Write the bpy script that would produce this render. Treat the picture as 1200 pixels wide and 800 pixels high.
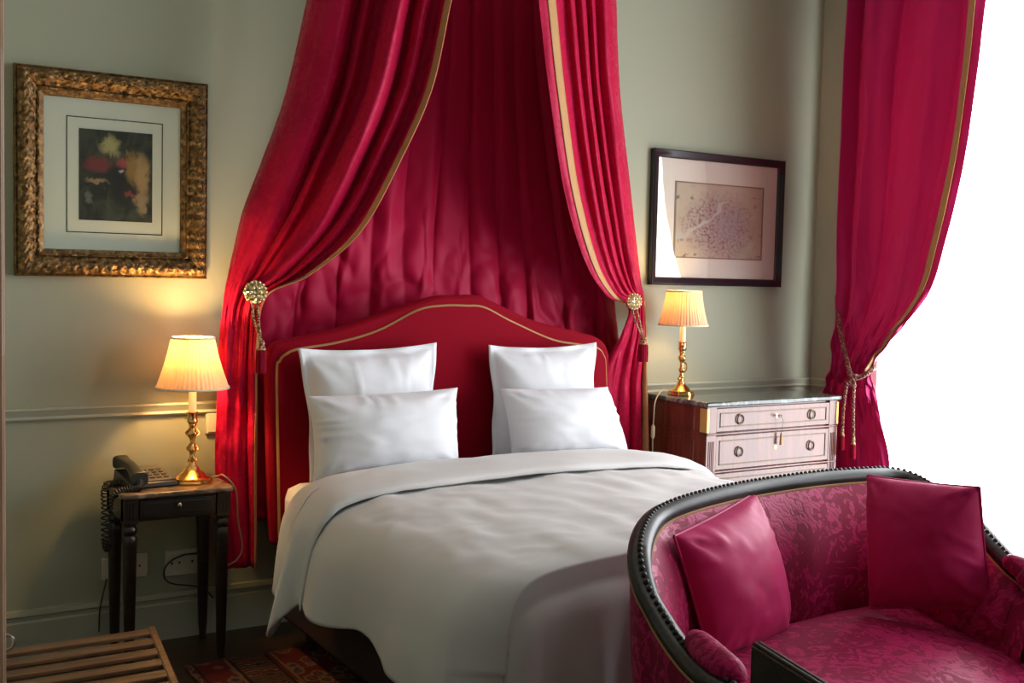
import bpy, math, random
from mathutils import Vector, Matrix, noise
random.seed(4)
for _o in list(bpy.data.objects): bpy.data.objects.remove(_o)
scn = bpy.context.scene
COL = scn.collection
R = math.radians
# ---------------------------------------------------------------- camera
# the room is laid out in design units (camera eye 1.4 up, floor at 0.1); S and Z0 bring that to metres
S, Z0, EYE, FPX = 1.15, 0.10, 1.40, 1300.0
def basis(yaw, pitch, roll):
    f = Vector((math.sin(yaw)*math.cos(pitch), math.cos(yaw)*math.cos(pitch), math.sin(pitch)))
    r = Vector((math.cos(yaw), -math.sin(yaw), 0)); u = r.cross(f)
    c, s = math.cos(roll), math.sin(roll)
    return c*r+s*u, -s*r+c*u, f
CR, CU, CF = basis(R(31.857), R(-3.348), R(1.3135))
def T(p): return Vector((p[0]*S, p[1]*S, (p[2]-Z0)*S))
def P(x, y, ax, v):
    """point of the photograph on the plane ax = v (design units)"""
    d = CR*((x-600)/FPX) - CU*((y-400)/FPX) + CF
    i = 'XYZ'.index(ax); c = Vector((0, 0, EYE)); t = (v-c[i])/d[i]
    return c+d*t
cam = bpy.data.cameras.new('camera'); camo = bpy.data.objects.new('camera', cam); COL.objects.link(camo)
cam.sensor_width = 36; cam.lens = 36*FPX/1200; cam.clip_start = 0.05
m = Matrix((CR, CU, -CF)).transposed().to_4x4(); m.translation = T((0, 0, EYE)); camo.matrix_world = m
scn.camera = camo
# ---------------------------------------------------------------- exposure, world, window light
vs = scn.view_settings
vs.view_transform = 'Standard'; vs.look = 'None'; vs.gamma = 1; vs.use_curve_mapping = False; vs.exposure = 0.0
SKY = 9.6
w = bpy.data.worlds.new('world'); scn.world = w; w.use_nodes = True
bg = w.node_tree.nodes['Background']; bg.inputs[0].default_value = (0.93, 0.96, 1.0, 1); bg.inputs[1].default_value = SKY
def portal(name, y0, y1, z0, z1, X):
    l = bpy.data.lights.new(name, 'AREA'); l.shape = 'RECTANGLE'; l.size = (z1-z0)*S; l.size_y = (y1-y0)*S
    l.cycles.is_portal = True
    o = bpy.data.objects.new(name, l); COL.objects.link(o)
    o.location = T((X, (y0+y1)/2, (z0+z1)/2)); o.rotation_euler = (0, R(90), 0)
    return o
RX = 4.18                                   # right wall, design units
WIN = [(1.20, 3.64, 0.13, 2.75), (-0.9, 0.35, 0.8, 2.75)]
for k, (a, b, c, d) in enumerate(WIN): portal('window_portal', a, b, c, d, RX+0.21)

# ---------------------------------------------------------------- materials
def mat(name, base=(.5, .5, .5), rough=.5, metal=0., spec=.5, sheen=0., bump=None, nodes=None, coat=0., sheen_tint=None, trans=0.):
    M = bpy.data.materials.new(name); M.use_nodes = True
    nt = M.node_tree; b = nt.nodes['Principled BSDF']
    b.inputs['Base Color'].default_value = (*base, 1); b.inputs['Roughness'].default_value = rough
    b.inputs['Metallic'].default_value = metal; b.inputs['Specular IOR Level'].default_value = spec
    b.inputs['Sheen Weight'].default_value = sheen; b.inputs['Coat Weight'].default_value = coat
    if sheen_tint: b.inputs['Sheen Tint'].default_value = (*sheen_tint, 1); b.inputs['Specular Tint'].default_value = (1, .38, .52, 1)
    b.inputs['Sheen Roughness'].default_value = .4
    if bump:
        sc, st, dist = bump
        n = nt.nodes.new('ShaderNodeTexNoise'); n.inputs['Scale'].default_value = sc; n.inputs['Detail'].default_value = 4
        tc = nt.nodes.new('ShaderNodeTexCoord'); nt.links.new(tc.outputs['Object'], n.inputs['Vector'])
        bp = nt.nodes.new('ShaderNodeBump'); bp.inputs['Strength'].default_value = st; bp.inputs['Distance'].default_value = dist
        nt.links.new(n.outputs[0], bp.inputs['Height']); nt.links.new(bp.outputs[0], b.inputs['Normal'])
    if nodes: nodes(nt, b)
    if trans:                                # thin cloth that lets some light through
        out = nt.nodes['Material Output']; t = nt.nodes.new('ShaderNodeBsdfTranslucent'); t.inputs[0].default_value = (*[min(1, c*1.15) for c in base], 1)
        mx = nt.nodes.new('ShaderNodeMixShader'); mx.inputs[0].default_value = trans
        nt.links.new(b.outputs[0], mx.inputs[1]); nt.links.new(t.outputs[0], mx.inputs[2]); nt.links.new(mx.outputs[0], out.inputs[0])
    return M
class N:
    """short hand for node graphs"""
    def __init__(s, nt): s.nt = nt
    def new(s, t, **k):
        n = s.nt.nodes.new(t)
        for a, v in k.items(): setattr(n, a, v)
        return n
    def set(s, sock, v):
        if hasattr(v, 'is_output') or hasattr(v, 'links'): s.nt.links.new(v, sock)
        else: sock.default_value = v
    def coord(s, kind='Object'): return s.new('ShaderNodeTexCoord').outputs[kind]
    def mapping(s, v, scale=(1, 1, 1), rot=(0, 0, 0), loc=(0, 0, 0)):
        n = s.new('ShaderNodeMapping'); s.set(n.inputs[0], v)
        n.inputs['Scale'].default_value = scale; n.inputs['Rotation'].default_value = rot; n.inputs['Location'].default_value = loc
        return n.outputs[0]
    def noise(s, v, scale, detail=3, dist=0., rough=.5):
        n = s.new('ShaderNodeTexNoise'); s.set(n.inputs['Vector'], v); n.inputs['Scale'].default_value = scale
        n.inputs['Detail'].default_value = detail; n.inputs['Distortion'].default_value = dist; n.inputs['Roughness'].default_value = rough
        return n.outputs[0]
    def vor(s, v, scale, feature='F1', rand=1.):
        n = s.new('ShaderNodeTexVoronoi', feature=feature); s.set(n.inputs['Vector'], v); n.inputs['Scale'].default_value = scale
        n.inputs['Randomness'].default_value = rand
        return n.outputs['Distance']
    def wave(s, v, scale, dist=0., detail=2, direction='X', dscale=1.):
        n = s.new('ShaderNodeTexWave', bands_direction=direction); s.set(n.inputs['Vector'], v); n.inputs['Scale'].default_value = scale
        n.inputs['Distortion'].default_value = dist; n.inputs['Detail'].default_value = detail; n.inputs['Detail Scale'].default_value = dscale
        return n.outputs[1]
    def math(s, op, a, b=0., c=None, clamp=False):
        n = s.new('ShaderNodeMath', operation=op, use_clamp=clamp); s.set(n.inputs[0], a); s.set(n.inputs[1], b)
        if c is not None: s.set(n.inputs[2], c)
        return n.outputs[0]
    def sep(s, v):
        n = s.new('ShaderNodeSeparateXYZ'); s.set(n.inputs[0], v); return n.outputs
    def comb(s, x, y, z):
        n = s.new('ShaderNodeCombineXYZ'); s.set(n.inputs[0], x); s.set(n.inputs[1], y); s.set(n.inputs[2], z); return n.outputs[0]
    def step(s, v, lo, hi):
        n = s.new('ShaderNodeMapRange', interpolation_type='SMOOTHSTEP'); s.set(n.inputs[0], v)
        n.inputs[1].default_value = lo; n.inputs[2].default_value = hi; return n.outputs[0]
    def mix(s, f, a, b):
        n = s.new('ShaderNodeMix', data_type='RGBA'); s.set(n.inputs[0], f)
        s.set(n.inputs[6], (*a, 1) if isinstance(a, tuple) else a); s.set(n.inputs[7], (*b, 1) if isinstance(b, tuple) else b)
        return n.outputs[2]
    def ramp(s, f, stops):
        n = s.new('ShaderNodeValToRGB'); s.set(n.inputs[0], f); e = n.color_ramp.elements
        while len(e) < len(stops): e.new(.5)
        for q, (p, c) in zip(e, stops): q.position = p; q.color = (*c, 1)
        return n.outputs[0]
    def bump(s, h, strength, dist):
        n = s.new('ShaderNodeBump'); s.set(n.inputs['Height'], h); n.inputs['Strength'].default_value = strength; n.inputs['Distance'].default_value = dist
        return n.outputs[0]
    def blob(s, x, z, cx, cz, rx, rz):
        a = s.math('DIVIDE', s.math('SUBTRACT', x, cx), rx); b = s.math('DIVIDE', s.math('SUBTRACT', z, cz), rz)
        d = s.math('ADD', s.math('MULTIPLY', a, a), s.math('MULTIPLY', b, b)); return s.math('SUBTRACT', 1., s.step(d, .05, 1.35))

def wood(name, c1, c2, rough=.35, scale=3., rot=(0, 0, 0), coat=.2):
    def f(nt, b):
        n = N(nt); v = n.mapping(n.coord(), (1, 1, 1), rot); v2 = n.mapping(v, (1, 14, 14))
        g = n.noise(v2, scale, 5, 1.2); n.set(b.inputs['Base Color'], n.mix(n.step(g, .35, .68), c1, c2))
        n.set(b.inputs['Normal'], n.bump(g, .08, .004))
    return mat(name, rough=rough, nodes=f, coat=coat)
def damask_nodes(c1, c2, sc, bumpst=.25):
    def f(nt, b):
        n = N(nt); v = n.coord(); d = n.noise(v, 5.5*sc, 1, .6)
        a = n.noise(v, 17*sc, 2, 2.6); vein = n.wave(v, 26*sc, 9, 2, 'DIAGONAL', 1.6)
        leaf = n.math('MULTIPLY', n.step(n.math('ADD', a, n.math('MULTIPLY', d, .55)), .745, .80), n.math('MULTIPLY_ADD', n.step(vein, .10, .35), .55, .45))
        n.set(b.inputs['Base Color'], n.mix(leaf, c1, c2))
        n.set(b.inputs['Roughness'], n.math('MULTIPLY_ADD', leaf, -.18, .58))
        n.set(b.inputs['Normal'], n.bump(leaf, bumpst, .002))
    return f
def cloth_white(name, base):
    def f(nt, b):
        n = N(nt); v = n.coord(); a = n.noise(v, 5, 5, 1.2, .55)
        n.set(b.inputs['Normal'], n.bump(a, .03, .01))
    return mat(name, base, .75, spec=.25, sheen=.15, nodes=f)
RED = (.42, .005, .044)
MT = {}
MT['wall'] = mat('sage_paint', (.350, .365, .272), .62, spec=.3, bump=(60, .03, .003))
MT['white_paint'] = mat('cream_white_paint', (.72, .71, .66), .5)
MT['rail_paint'] = mat('sage_gloss_paint', (.375, .385, .295), .4)
MT['ceiling'] = mat('ceiling_paint', (.62, .61, .56), .8)
def parquet(nt, b):
    n = N(nt); v = n.coord(); br = n.new('ShaderNodeTexBrick'); n.set(br.inputs['Vector'], v); br.inputs['Scale'].default_value = 1.
    br.inputs['Brick Width'].default_value = .9; br.inputs['Row Height'].default_value = .09; br.inputs['Mortar Size'].default_value = .002
    br.inputs['Color1'].default_value = (.035, .017, .008, 1); br.inputs['Color2'].default_value = (.055, .028, .013, 1); br.inputs['Mortar'].default_value = (.006, .003, .002, 1)
    n.set(b.inputs['Base Color'], br.outputs[0])
MT['floor'] = mat('dark_parquet', (.04, .02, .01), .35, nodes=parquet)
MT['red'] = mat('crimson_satin', RED, .48, spec=.24, sheen=.06, sheen_tint=(1, .2, .35), bump=(45, .10, .004), trans=.05)
MT['drape'] = mat('crimson_figured_satin', RED, .42, spec=.22, sheen=.06, sheen_tint=(1, .2, .35), nodes=damask_nodes((.38, .004, .036), (.44, .006, .048), .9, .10))
MT['velvet'] = mat('red_velvet', (.24, .002, .011), .8, spec=.15, sheen=.10, sheen_tint=(1, .1, .15))
MT['wincurtain'] = mat('raspberry_taffeta', (.45, .018, .125), .42, spec=.35, sheen=.12, sheen_tint=(1, .3, .6), bump=(30, .06, .005), trans=.24)
MT['damask'] = mat('raspberry_damask', (.3, .01, .05), .5, spec=.28, sheen=.12, sheen_tint=(1, .3, .6), nodes=damask_nodes((.25, .006, .044), (.47, .017, .112), .8, .30))
MT['cushion'] = mat('raspberry_silk', (.50, .018, .115), .50, spec=.35, sheen=.15, sheen_tint=(1, .3, .6), bump=(9, .06, .01))
MT['trimgold'] = mat('old_gold_braid', (.42, .22, .07), .6, sheen=.2, bump=(260, .5, .002))
MT['sheet'] = cloth_white('white_cotton', (.80, .80, .80))
MT['pillow'] = cloth_white('pillow_cotton', (.80, .81, .85))
MT['duvet'] = cloth_white('duvet_cotton', (.70, .685, .675))
MT['basefabric'] = mat('dark_bed_base_fabric', (.03, .012, .012), .85)
MT['darkwood'] = wood('near_black_mahogany', (.010, .005, .003), (.024, .011, .007), .35)
MT['setteewood'] = wood('ebonised_wood', (.012, .011, .009), (.034, .030, .025), .42, 6, coat=0)
MT['mahogany'] = wood('polished_mahogany', (.11, .026, .014), (.165, .046, .025), .24, 1.6, (0, R(90), 0), coat=.35)
MT['rackwood'] = wood('honey_brown_wood', (.11, .048, .017), (.20, .095, .038), .42, 3)
MT['jamb'] = wood('tan_door_wood', (.28, .155, .085), (.38, .235, .14), .45, 2, (0, R(90), 0))
MT['brass'] = mat('polished_brass', (.80, .48, .16), .2, 1., bump=(30, .05, .003))
MT['gilt'] = None
def gilt(nt, b):
    n = N(nt); v = n.coord(); a = n.noise(v, 45, 5, .8); n.set(b.inputs['Base Color'], n.ramp(a, [(.3, (.045, .02, .006)), (.52, (.20, .115, .04)), (.75, (.46, .30, .13))]))
    n.set(b.inputs['Normal'], n.bump(n.noise(v, 70, 4, .5), .5, .006))
MT['gilt'] = mat('antique_gilt', (.4, .2, .06), .5, .6, nodes=gilt)
MT['rosette'] = mat('pale_gilt_metal', (.88, .76, .50), .3, 1.)
MT['candle'] = mat('candle_sleeve_ivory', (.85, .74, .52), .5)
MT['black_frame'] = mat('black_lacquer', (.012, .012, .016), .25, coat=.4)
MT['matboard'] = mat('picture_mount_card', (.66, .73, .62), .8)
MT['plastic_dark'] = mat('dark_phone_plastic', (.022, .022, .018), .35)
MT['plastic_grey'] = mat('grey_phone_plastic', (.10, .09, .075), .4)
MT['plastic_white'] = mat('ivory_plastic', (.62, .58, .47), .4)
MT['steel'] = mat('dull_steel', (.55, .55, .52), .25, 1.)
MT['cord_black'] = mat('black_cable', (.01, .01, .01), .5)
MT['cord_pale'] = mat('pale_gold_cable', (.42, .33, .2), .45)
MT['stonetop'] = None
def marble(c1, c2, c3, sc):
    def f(nt, b):
        n = N(nt); v = n.coord(); a = n.noise(v, sc, 6, 1.6, .62); n.set(b.inputs['Base Color'], n.ramp(a, [(.36, c1), (.52, c2), (.64, c3)]))
    return f
MT['marble'] = mat('grey_green_marble', rough=.12, nodes=marble((.035, .045, .04), (.075, .088, .08), (.26, .28, .26), 9), coat=.3)
MT['stonetop'] = mat('brown_marble', rough=.3, nodes=marble((.05, .03, .018), (.15, .095, .055), (.32, .23, .15), 8))
def shade_mat():
    M = bpy.data.materials.new('pleated_cream_silk'); M.use_nodes = True; nt = M.node_tree; nt.nodes.clear(); n = N(nt)
    out = n.new('ShaderNodeOutputMaterial'); d = n.new('ShaderNodeBsdfDiffuse'); t = n.new('ShaderNodeBsdfTranslucent'); mx = n.new('ShaderNodeMixShader')
    v = n.noise(n.mapping(n.coord(), (30, 30, 1)), 3, 3)
    n.set(d.inputs[0], n.mix(v, (.74, .60, .45), (.84, .71, .56))); n.set(t.inputs[0], n.mix(v, (.20, .105, .042), (.30, .185, .085)))
    mx.inputs[0].default_value = .42; n.set(mx.inputs[1], d.outputs[0]); n.set(mx.inputs[2], t.outputs[0]); n.set(out.inputs[0], mx.outputs[0])
    return M
MT['shade'] = shade_mat()
def glass_mat():
    M = bpy.data.materials.new('picture_glass'); M.use_nodes = True; nt = M.node_tree; nt.nodes.clear(); n = N(nt)
    out = n.new('ShaderNodeOutputMaterial'); g = n.new('ShaderNodeBsdfGlossy'); g.inputs['Roughness'].default_value = .02
    t = n.new('ShaderNodeBsdfTransparent'); mx = n.new('ShaderNodeMixShader'); fr = n.new('ShaderNodeFresnel'); fr.inputs[0].default_value = 1.5
    n.set(mx.inputs[0], n.math('MULTIPLY', fr.outputs[0], 0.42)); n.set(mx.inputs[1], t.outputs[0]); n.set(mx.inputs[2], g.outputs[0]); n.set(out.inputs[0], mx.outputs[0])
    return M
MT['glass'] = glass_mat()
def painting(nt, b):
    n = N(nt); x, y, z = n.sep(n.coord('Generated')); wv = n.noise(n.coord('Generated'), 7, 6, .8, .62); wob = n.math('MULTIPLY', n.math('SUBTRACT', wv, .5), .24)
    xx = n.math('ADD', x, wob); zz = n.math('SUBTRACT', z, wob)
    c = n.mix(n.step(n.noise(n.coord('Generated'), 4, 4, 1.), .4, .68), (.012, .018, .012), (.05, .062, .036))
    for cx, cz, rx, rz, col, k in [(.42, .83, .17, .12, (.42, .40, .17), .9), (.24, .62, .22, .09, (.20, .03, .035), .9), (.57, .66, .10, .07, (.38, .07, .07), .9), (.72, .60, .10, .2, (.38, .24, .06), .75),
                               (.86, .52, .11, .26, (.46, .31, .13), .9), (.84, .22, .09, .13, (.36, .28, .15), .9), (.24, .43, .16, .05, (.34, .23, .11), .9), (.70, .29, .09, .04, (.30, .05, .04), .9),
                               (.52, .42, .13, .24, (.012, .012, .014), .9), (.57, .56, .04, .03, (.55, .5, .42), .8), (.12, .25, .06, .07, (.16, .18, .14), .8)]:
        c = n.mix(n.math('MULTIPLY', n.blob(xx, zz, cx, cz, rx, rz), k), c, col)
    n.set(b.inputs['Base Color'], c)
MT['painting'] = mat('dark_figure_print', rough=.6, nodes=painting)
def citymap(nt, b):
    n = N(nt); co = n.coord('Generated'); x, y, z = n.sep(co); v = n.mapping(co, (1.25, 1, 1))
    paper = n.mix(n.noise(v, 3, 3), (.40, .345, .25), (.54, .47, .36))
    wob = n.math('MULTIPLY', n.math('SUBTRACT', n.noise(v, 6, 3), .5), .25); d = n.blob(n.math('ADD', x, wob), n.math('SUBTRACT', z, wob), .49, .44, .42, .46)
    blocks = n.step(n.vor(v, 26, 'DISTANCE_TO_EDGE'), .10, .03); spk = n.step(n.noise(v, 24, 4), .46, .60)
    town = n.mix(spk, (.34, .27, .25), (.10, .045, .055)); town = n.mix(n.math('MULTIPLY', blocks, .45), town, (.52, .46, .40))
    c = n.mix(n.math('MULTIPLY', d, .95), paper, town)
    core = n.blob(x, z, .58, .45, .2, .27); c = n.mix(n.math('MULTIPLY', core, .55), c, (.30, .28, .29))
    hills = n.math('MULTIPLY', n.step(n.noise(v, 11, 4), .57, .70), n.math('SUBTRACT', 1., d)); c = n.mix(n.math('MULTIPLY', hills, .85), c, (.11, .095, .08))
    rv = n.math('ABSOLUTE', n.math('SUBTRACT', n.math('ADD', z, n.math('MULTIPLY', n.math('SUBTRACT', n.noise(v, 2.2, 2), .5), .8)), n.math('MULTIPLY_ADD', x, .62, .28)))
    river = n.math('MULTIPLY', n.step(rv, .035, .018), n.step(x, .62, .52)); c = n.mix(river, c, (.44, .42, .38))
    ex = n.math('MINIMUM', n.math('MINIMUM', x, n.math('SUBTRACT', 1., x)), n.math('MINIMUM', z, n.math('SUBTRACT', 1., z)))
    edge = n.step(ex, .022, .014); c = n.mix(n.math('MULTIPLY', edge, .8), c, (.13, .11, .09))
    n.set(b.inputs['Base Color'], c)
MT['map'] = mat('engraved_town_map', rough=.75, nodes=citymap)
def rugmat(nt, b):
    n = N(nt); x, y, z = n.sep(n.coord()); co = n.coord()
    a = n.vor(n.mapping(co, (1, .8, 1)), 15, 'F1'); k = n.noise(co, 26, 3, 1.5); f = n.vor(co, 38, 'DISTANCE_TO_EDGE')
    field = n.ramp(n.math('ADD', a, n.math('MULTIPLY', k, .35)), [(.25, (.10, .012, .010)), (.40, (.16, .03, .02)), (.5, (.02, .018, .03)), (.60, (.16, .10, .06)), (.72, (.09, .014, .012))])
    border = n.ramp(n.math('ADD', n.wave(n.mapping(co, (1, 1, 1)), 8, 6, 2, 'Y', 2), n.math('MULTIPLY', k, .3)), [(.3, (.02, .018, .016)), (.55, (.17, .125, .075)), (.85, (.08, .016, .012))])
    inb = n.math('MULTIPLY', n.step(x, .165, .17), n.step(x, .305, .30)); c = n.mix(inb, field, border)
    for e in (.03, .15, .165, .305, .33):
        c = n.mix(n.step(n.math('ABSOLUTE', n.math('SUBTRACT', x, e)), .007, .004), c, (.13, .085, .045) if e in (.15, .33) else (.02, .012, .012))
    c = n.mix(n.math('MULTIPLY', n.step(f, .03, .01), .4), c, (.02, .012, .012))
    n.set(b.inputs['Base Color'], c); n.set(b.inputs['Normal'], n.bump(n.noise(co, 300, 2), .4, .004))
MT['rug'] = mat('persian_wool', rough=.95, spec=.1, nodes=rugmat)
def ropemat(nt, b):
    n = N(nt); a = n.noise(n.coord(), 120, 2); n.set(b.inputs['Base Color'], n.mix(n.step(a, .44, .56), (.16, .01, .02), (.55, .36, .15)))
MT['rope'] = mat('red_and_gold_cord', rough=.6, nodes=ropemat)
MT['darkrope'] = mat('plum_and_gold_cord', rough=.6, nodes=lambda nt, b: N(nt).set(b.inputs['Base Color'], N(nt).mix(N(nt).step(N(nt).noise(N(nt).coord(), 120, 2), .46, .60), (.12, .008, .03), (.40, .20, .10))))
def tasselmat(nt, b):
    n = N(nt); a = n.noise(n.mapping(n.coord(), (160, 160, 3)), 1, 2); n.set(b.inputs['Base Color'], n.mix(n.step(a, .35, .65), (.17, .003, .012), (.32, .008, .03)))
    n.set(b.inputs['Normal'], n.bump(a, .6, .004))
MT['tassel'] = mat('crimson_tassel_fringe', rough=.9, spec=.08, nodes=tasselmat)

# ---------------------------------------------------------------- builders
def worldloc(o):
    v = Vector((0, 0, 0))
    while o is not None: v += o.location; o = o.parent
    return v
def catmull(pts, n, closed=False):
    pts = [Vector(p) for p in pts]; out = []; L = len(pts)
    for i in range(n):
        t = i/(n-1)*(L-1); k = min(int(t), L-2); u = t-k
        p1, p2 = pts[k], pts[k+1]; p0 = pts[k-1] if k > 0 else p1*2-p2; p3 = pts[k+2] if k+2 < L else p2*2-p1
        out.append(.5*((2*p1)+(p2-p0)*u+(2*p0-5*p1+4*p2-p3)*u*u+(3*p1-p0-3*p2+p3)*u**3))
    return out
class MB:
    def __init__(s): s.v = []; s.f = []
    def add(s, vs, fs):
        k = len(s.v); s.v += [Vector(v) for v in vs]; s.f += [[i+k for i in f] for f in fs]; return s
    def box(s, x0, x1, y0, y1, z0, z1):
        return s.add([(x, y, z) for z in (z0, z1) for y in (y0, y1) for x in (x0, x1)],
                     [(0, 2, 3, 1), (4, 5, 7, 6), (0, 1, 5, 4), (2, 6, 7, 3), (0, 4, 6, 2), (1, 3, 7, 5)])
    def obox(s, o, ax, ay, az):
        """box spanned by three edge vectors from corner o"""
        o, ax, ay, az = map(Vector, (o, ax, ay, az))
        return s.add([o+ax*i+ay*j+az*k for k in (0, 1) for j in (0, 1) for i in (0, 1)],
                     [(0, 2, 3, 1), (4, 5, 7, 6), (0, 1, 5, 4), (2, 6, 7, 3), (0, 4, 6, 2), (1, 3, 7, 5)])
    def grid(s, rows, closed=False, caps=False):
        n, m_ = len(rows), len(rows[0]); fs = []
        for i in range(n-1):
            for j in range(m_ if closed else m_-1):
                fs.append((i*m_+j, i*m_+(j+1) % m_, (i+1)*m_+(j+1) % m_, (i+1)*m_+j))
        if caps: fs.append(tuple(range(m_))[::-1]); fs.append(tuple((n-1)*m_+j for j in range(m_)))
        return s.add([p for r in rows for p in r], fs)
    def lathe(s, c, prof, n=24, wob=None):
        rows = []
        for r, z in prof:
            rows.append([Vector((c[0]+math.cos(2*math.pi*j/n)*r*(1 if not wob else wob(j, n, z)), c[1]+math.sin(2*math.pi*j/n)*r*(1 if not wob else wob(j, n, z)), c[2]+z)) for j in range(n)])
        return s.grid(rows, True, prof[0][0] > 1e-4 and prof[-1][0] > 1e-4)
    def tube(s, pts, r, n=8, caps=True, prof=None):
        """sweep a circle (or list of (a,b) offsets in the side / up frame) along pts"""
        pts = [Vector(p) for p in pts]; rows = []; up = None
        for i, p in enumerate(pts):
            t = (pts[min(i+1, len(pts)-1)]-pts[max(i-1, 0)]).normalized()
            if up is None:
                up = Vector((0, 0, 1)) if abs(t.z) < .9 else Vector((1, 0, 0))
            up = (up-t*up.dot(t)).normalized(); side = t.cross(up)
            rr = r[i] if isinstance(r, (list, tuple)) else r
            if prof: rows.append([p+side*a+up*b for a, b in prof])
            else: rows.append([p+(side*math.cos(2*math.pi*j/n)+up*math.sin(2*math.pi*j/n))*rr for j in range(n)])
        return s.grid(rows, True, caps)
    def ball(s, c, r, n=10, k=6, sc=(1, 1, 1)):
        c = Vector(c); rows = [[c+Vector((math.sin(math.pi*i/k)*math.cos(2*math.pi*j/n)*r*sc[0], math.sin(math.pi*i/k)*math.sin(2*math.pi*j/n)*r*sc[1], math.cos(math.pi*i/k)*r*sc[2])) for j in range(n)] for i in range(k+1)]
        return s.grid(rows[::-1], True)
    def extrude(s, poly, axis, a, b):
        """polygon of 2D points in the two other axes, from a to b along axis"""
        def q(u, v, w_): return {'Y': (u, w_, v), 'X': (w_, u, v), 'Z': (u, v, w_)}[axis]
        n = len(poly); vs_ = [q(u, v, a) for u, v in poly]+[q(u, v, b) for u, v in poly]
        return s.add(vs_, [tuple(range(n)), tuple(range(2*n-1, n-1, -1))]+[(i, i+n, (i+1) % n+n, (i+1) % n) for i in range(n)])
    def build(s, name, material, parent=None, smooth=35, bevel=0, sub=0, solid=0, raw=False):
        me = bpy.data.meshes.new(name); off = worldloc(parent) if parent else Vector((0, 0, 0))
        me.from_pydata([tuple((v if raw else T(v))-off) for v in s.v], [], s.f); me.materials.append(material)
        import bmesh
        bm = bmesh.new(); bm.from_mesh(me); bmesh.ops.recalc_face_normals(bm, faces=bm.faces); bm.to_mesh(me); bm.free()
        if smooth:
            me.shade_smooth()
            if smooth < 180: me.set_sharp_from_angle(angle=R(smooth))
        o = bpy.data.objects.new(name, me); COL.objects.link(o)
        if parent: o.parent = parent
        if bevel:
            bmod = o.modifiers.new('edge', 'BEVEL'); bmod.width = bevel; bmod.segments = 2; bmod.limit_method = 'ANGLE'; bmod.angle_limit = R(40)
        if solid:
            sm = o.modifiers.new('thickness', 'SOLIDIFY'); sm.thickness = solid; sm.offset = 0
        if sub:
            ss = o.modifiers.new('smooth', 'SUBSURF'); ss.levels = ss.render_levels = sub
        return o
def tag(o, label, cat, group=None):
    o['label'] = label; o['category'] = cat
    if group: o['group'] = group
    return o
def thing(name, label, cat, loc, group=None):
    o = bpy.data.objects.new(name, None); COL.objects.link(o); o.location = T(loc); o.empty_display_size = .1
    return tag(o, label, cat, group)
def struct(o): o['kind'] = 'structure'; return o
def fbm(p, k=3): return noise.fractal(Vector(p), 1.0, 2.0, k)

# ================================================================ room shell
BY = 3.90; CZ = 3.25; LX = -2.6; FY = -3.6
struct(MB().box(LX-.1, RX+.2, FY-.1, BY+.1, Z0-.1, Z0).build('floor', MT['floor'], smooth=0))
struct(MB().box(LX-.1, RX+.2, FY-.1, BY+.1, CZ, CZ+.1).build('ceiling', MT['ceiling'], smooth=0))
struct(MB().box(LX-.1, RX+.2, BY, BY+.12, Z0, CZ).build('wall_back', MT['wall'], smooth=0))
struct(MB().box(LX-.1, RX+.2, FY-.12, FY, Z0, CZ).build('wall_front', MT['wall'], smooth=0))
struct(MB().box(LX-.12, LX, FY, BY, Z0, CZ).build('wall_side', MT['wall'], smooth=0))
wr = MB(); ys = [FY]+[q for a in sorted(WIN) for q in a[:2]]+[BY]
for i in range(0, len(ys), 2): wr.box(RX, RX+.2, ys[i], ys[i+1], Z0, CZ)
for a, b, c, d in WIN: wr.box(RX, RX+.2, a, b, d, CZ); wr.box(RX, RX+.2, a, b, Z0, c)
struct(wr.build('wall_right', MT['wall'], smooth=0))
# the partition beside the luggage rack, ending in a wooden casing
struct(MB().box(.20, .30, 2.42, BY, Z0, CZ).build('wall_left', MT['wall'], smooth=0))
dj = MB().box(.17, .299, 2.375, 2.42, Z0, CZ); dj.box(.299, .305, 2.395, 2.42, Z0, CZ)
door = struct(dj.build('trim_3', MT['jamb'], smooth=0, bevel=.003))
MB().tube([(.305+.016*math.sin(a), 2.41, .636+.016*math.cos(a)) for a in [math.pi*i/12 for i in range(13)]], .0032, 8).build('latch_ring', MT['steel'], door)
# chair rail and skirting on the back wall, the same on the right wall beyond the curtain
def moulding(name, m_, prof, path): return struct(MB().tube(path, 0, prof=prof).build(name, m_, smooth=20))
zr = P(225, 470.5, 'Y', 3.9).z
railp = [(0, -.044), (.010, -.044), (.018, -.036), (.012, -.028), (.016, -.018), (.022, -.006), (.020, 0), (0, 0)]
moulding('trim_1', MT['rail_paint'], railp, [(.30, BY, zr), (RX, BY, zr)])
zr2 = zr
moulding('trim_2', MT['rail_paint'], railp, [(RX, BY, zr2), (RX, WIN[0][1]+.02, zr2)])
zb = P(15, 716, 'Y', 3.9).z
bp_ = [(0, Z0-zb), (.022, Z0-zb), (.022, -.040), (.016, -.034), (.016, -.022), (.024, -.016), (.020, 0), (0, 0)]
moulding('baseboard_back', MT['rail_paint'], bp_, [(.30, BY, zb), (RX, BY, zb)])
moulding('baseboard_right', MT['rail_paint'], bp_, [(RX, BY, zb), (RX, WIN[0][1]+.02, zb)])
for k, (a, b, c, d) in enumerate(WIN):        # casing round each tall window; the casements stand open
    f = MB()
    f.box(RX+.12, RX+.195, a, a+.05, c, d).box(RX+.12, RX+.195, b-.05, b, c, d).box(RX+.12, RX+.195, a, b, d-.05, d).box(RX+.10, RX+.199, a, b, c, c+.04)
    struct(f.build('window_%d' % (k+1), MT['white_paint'], bevel=.006))

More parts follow.
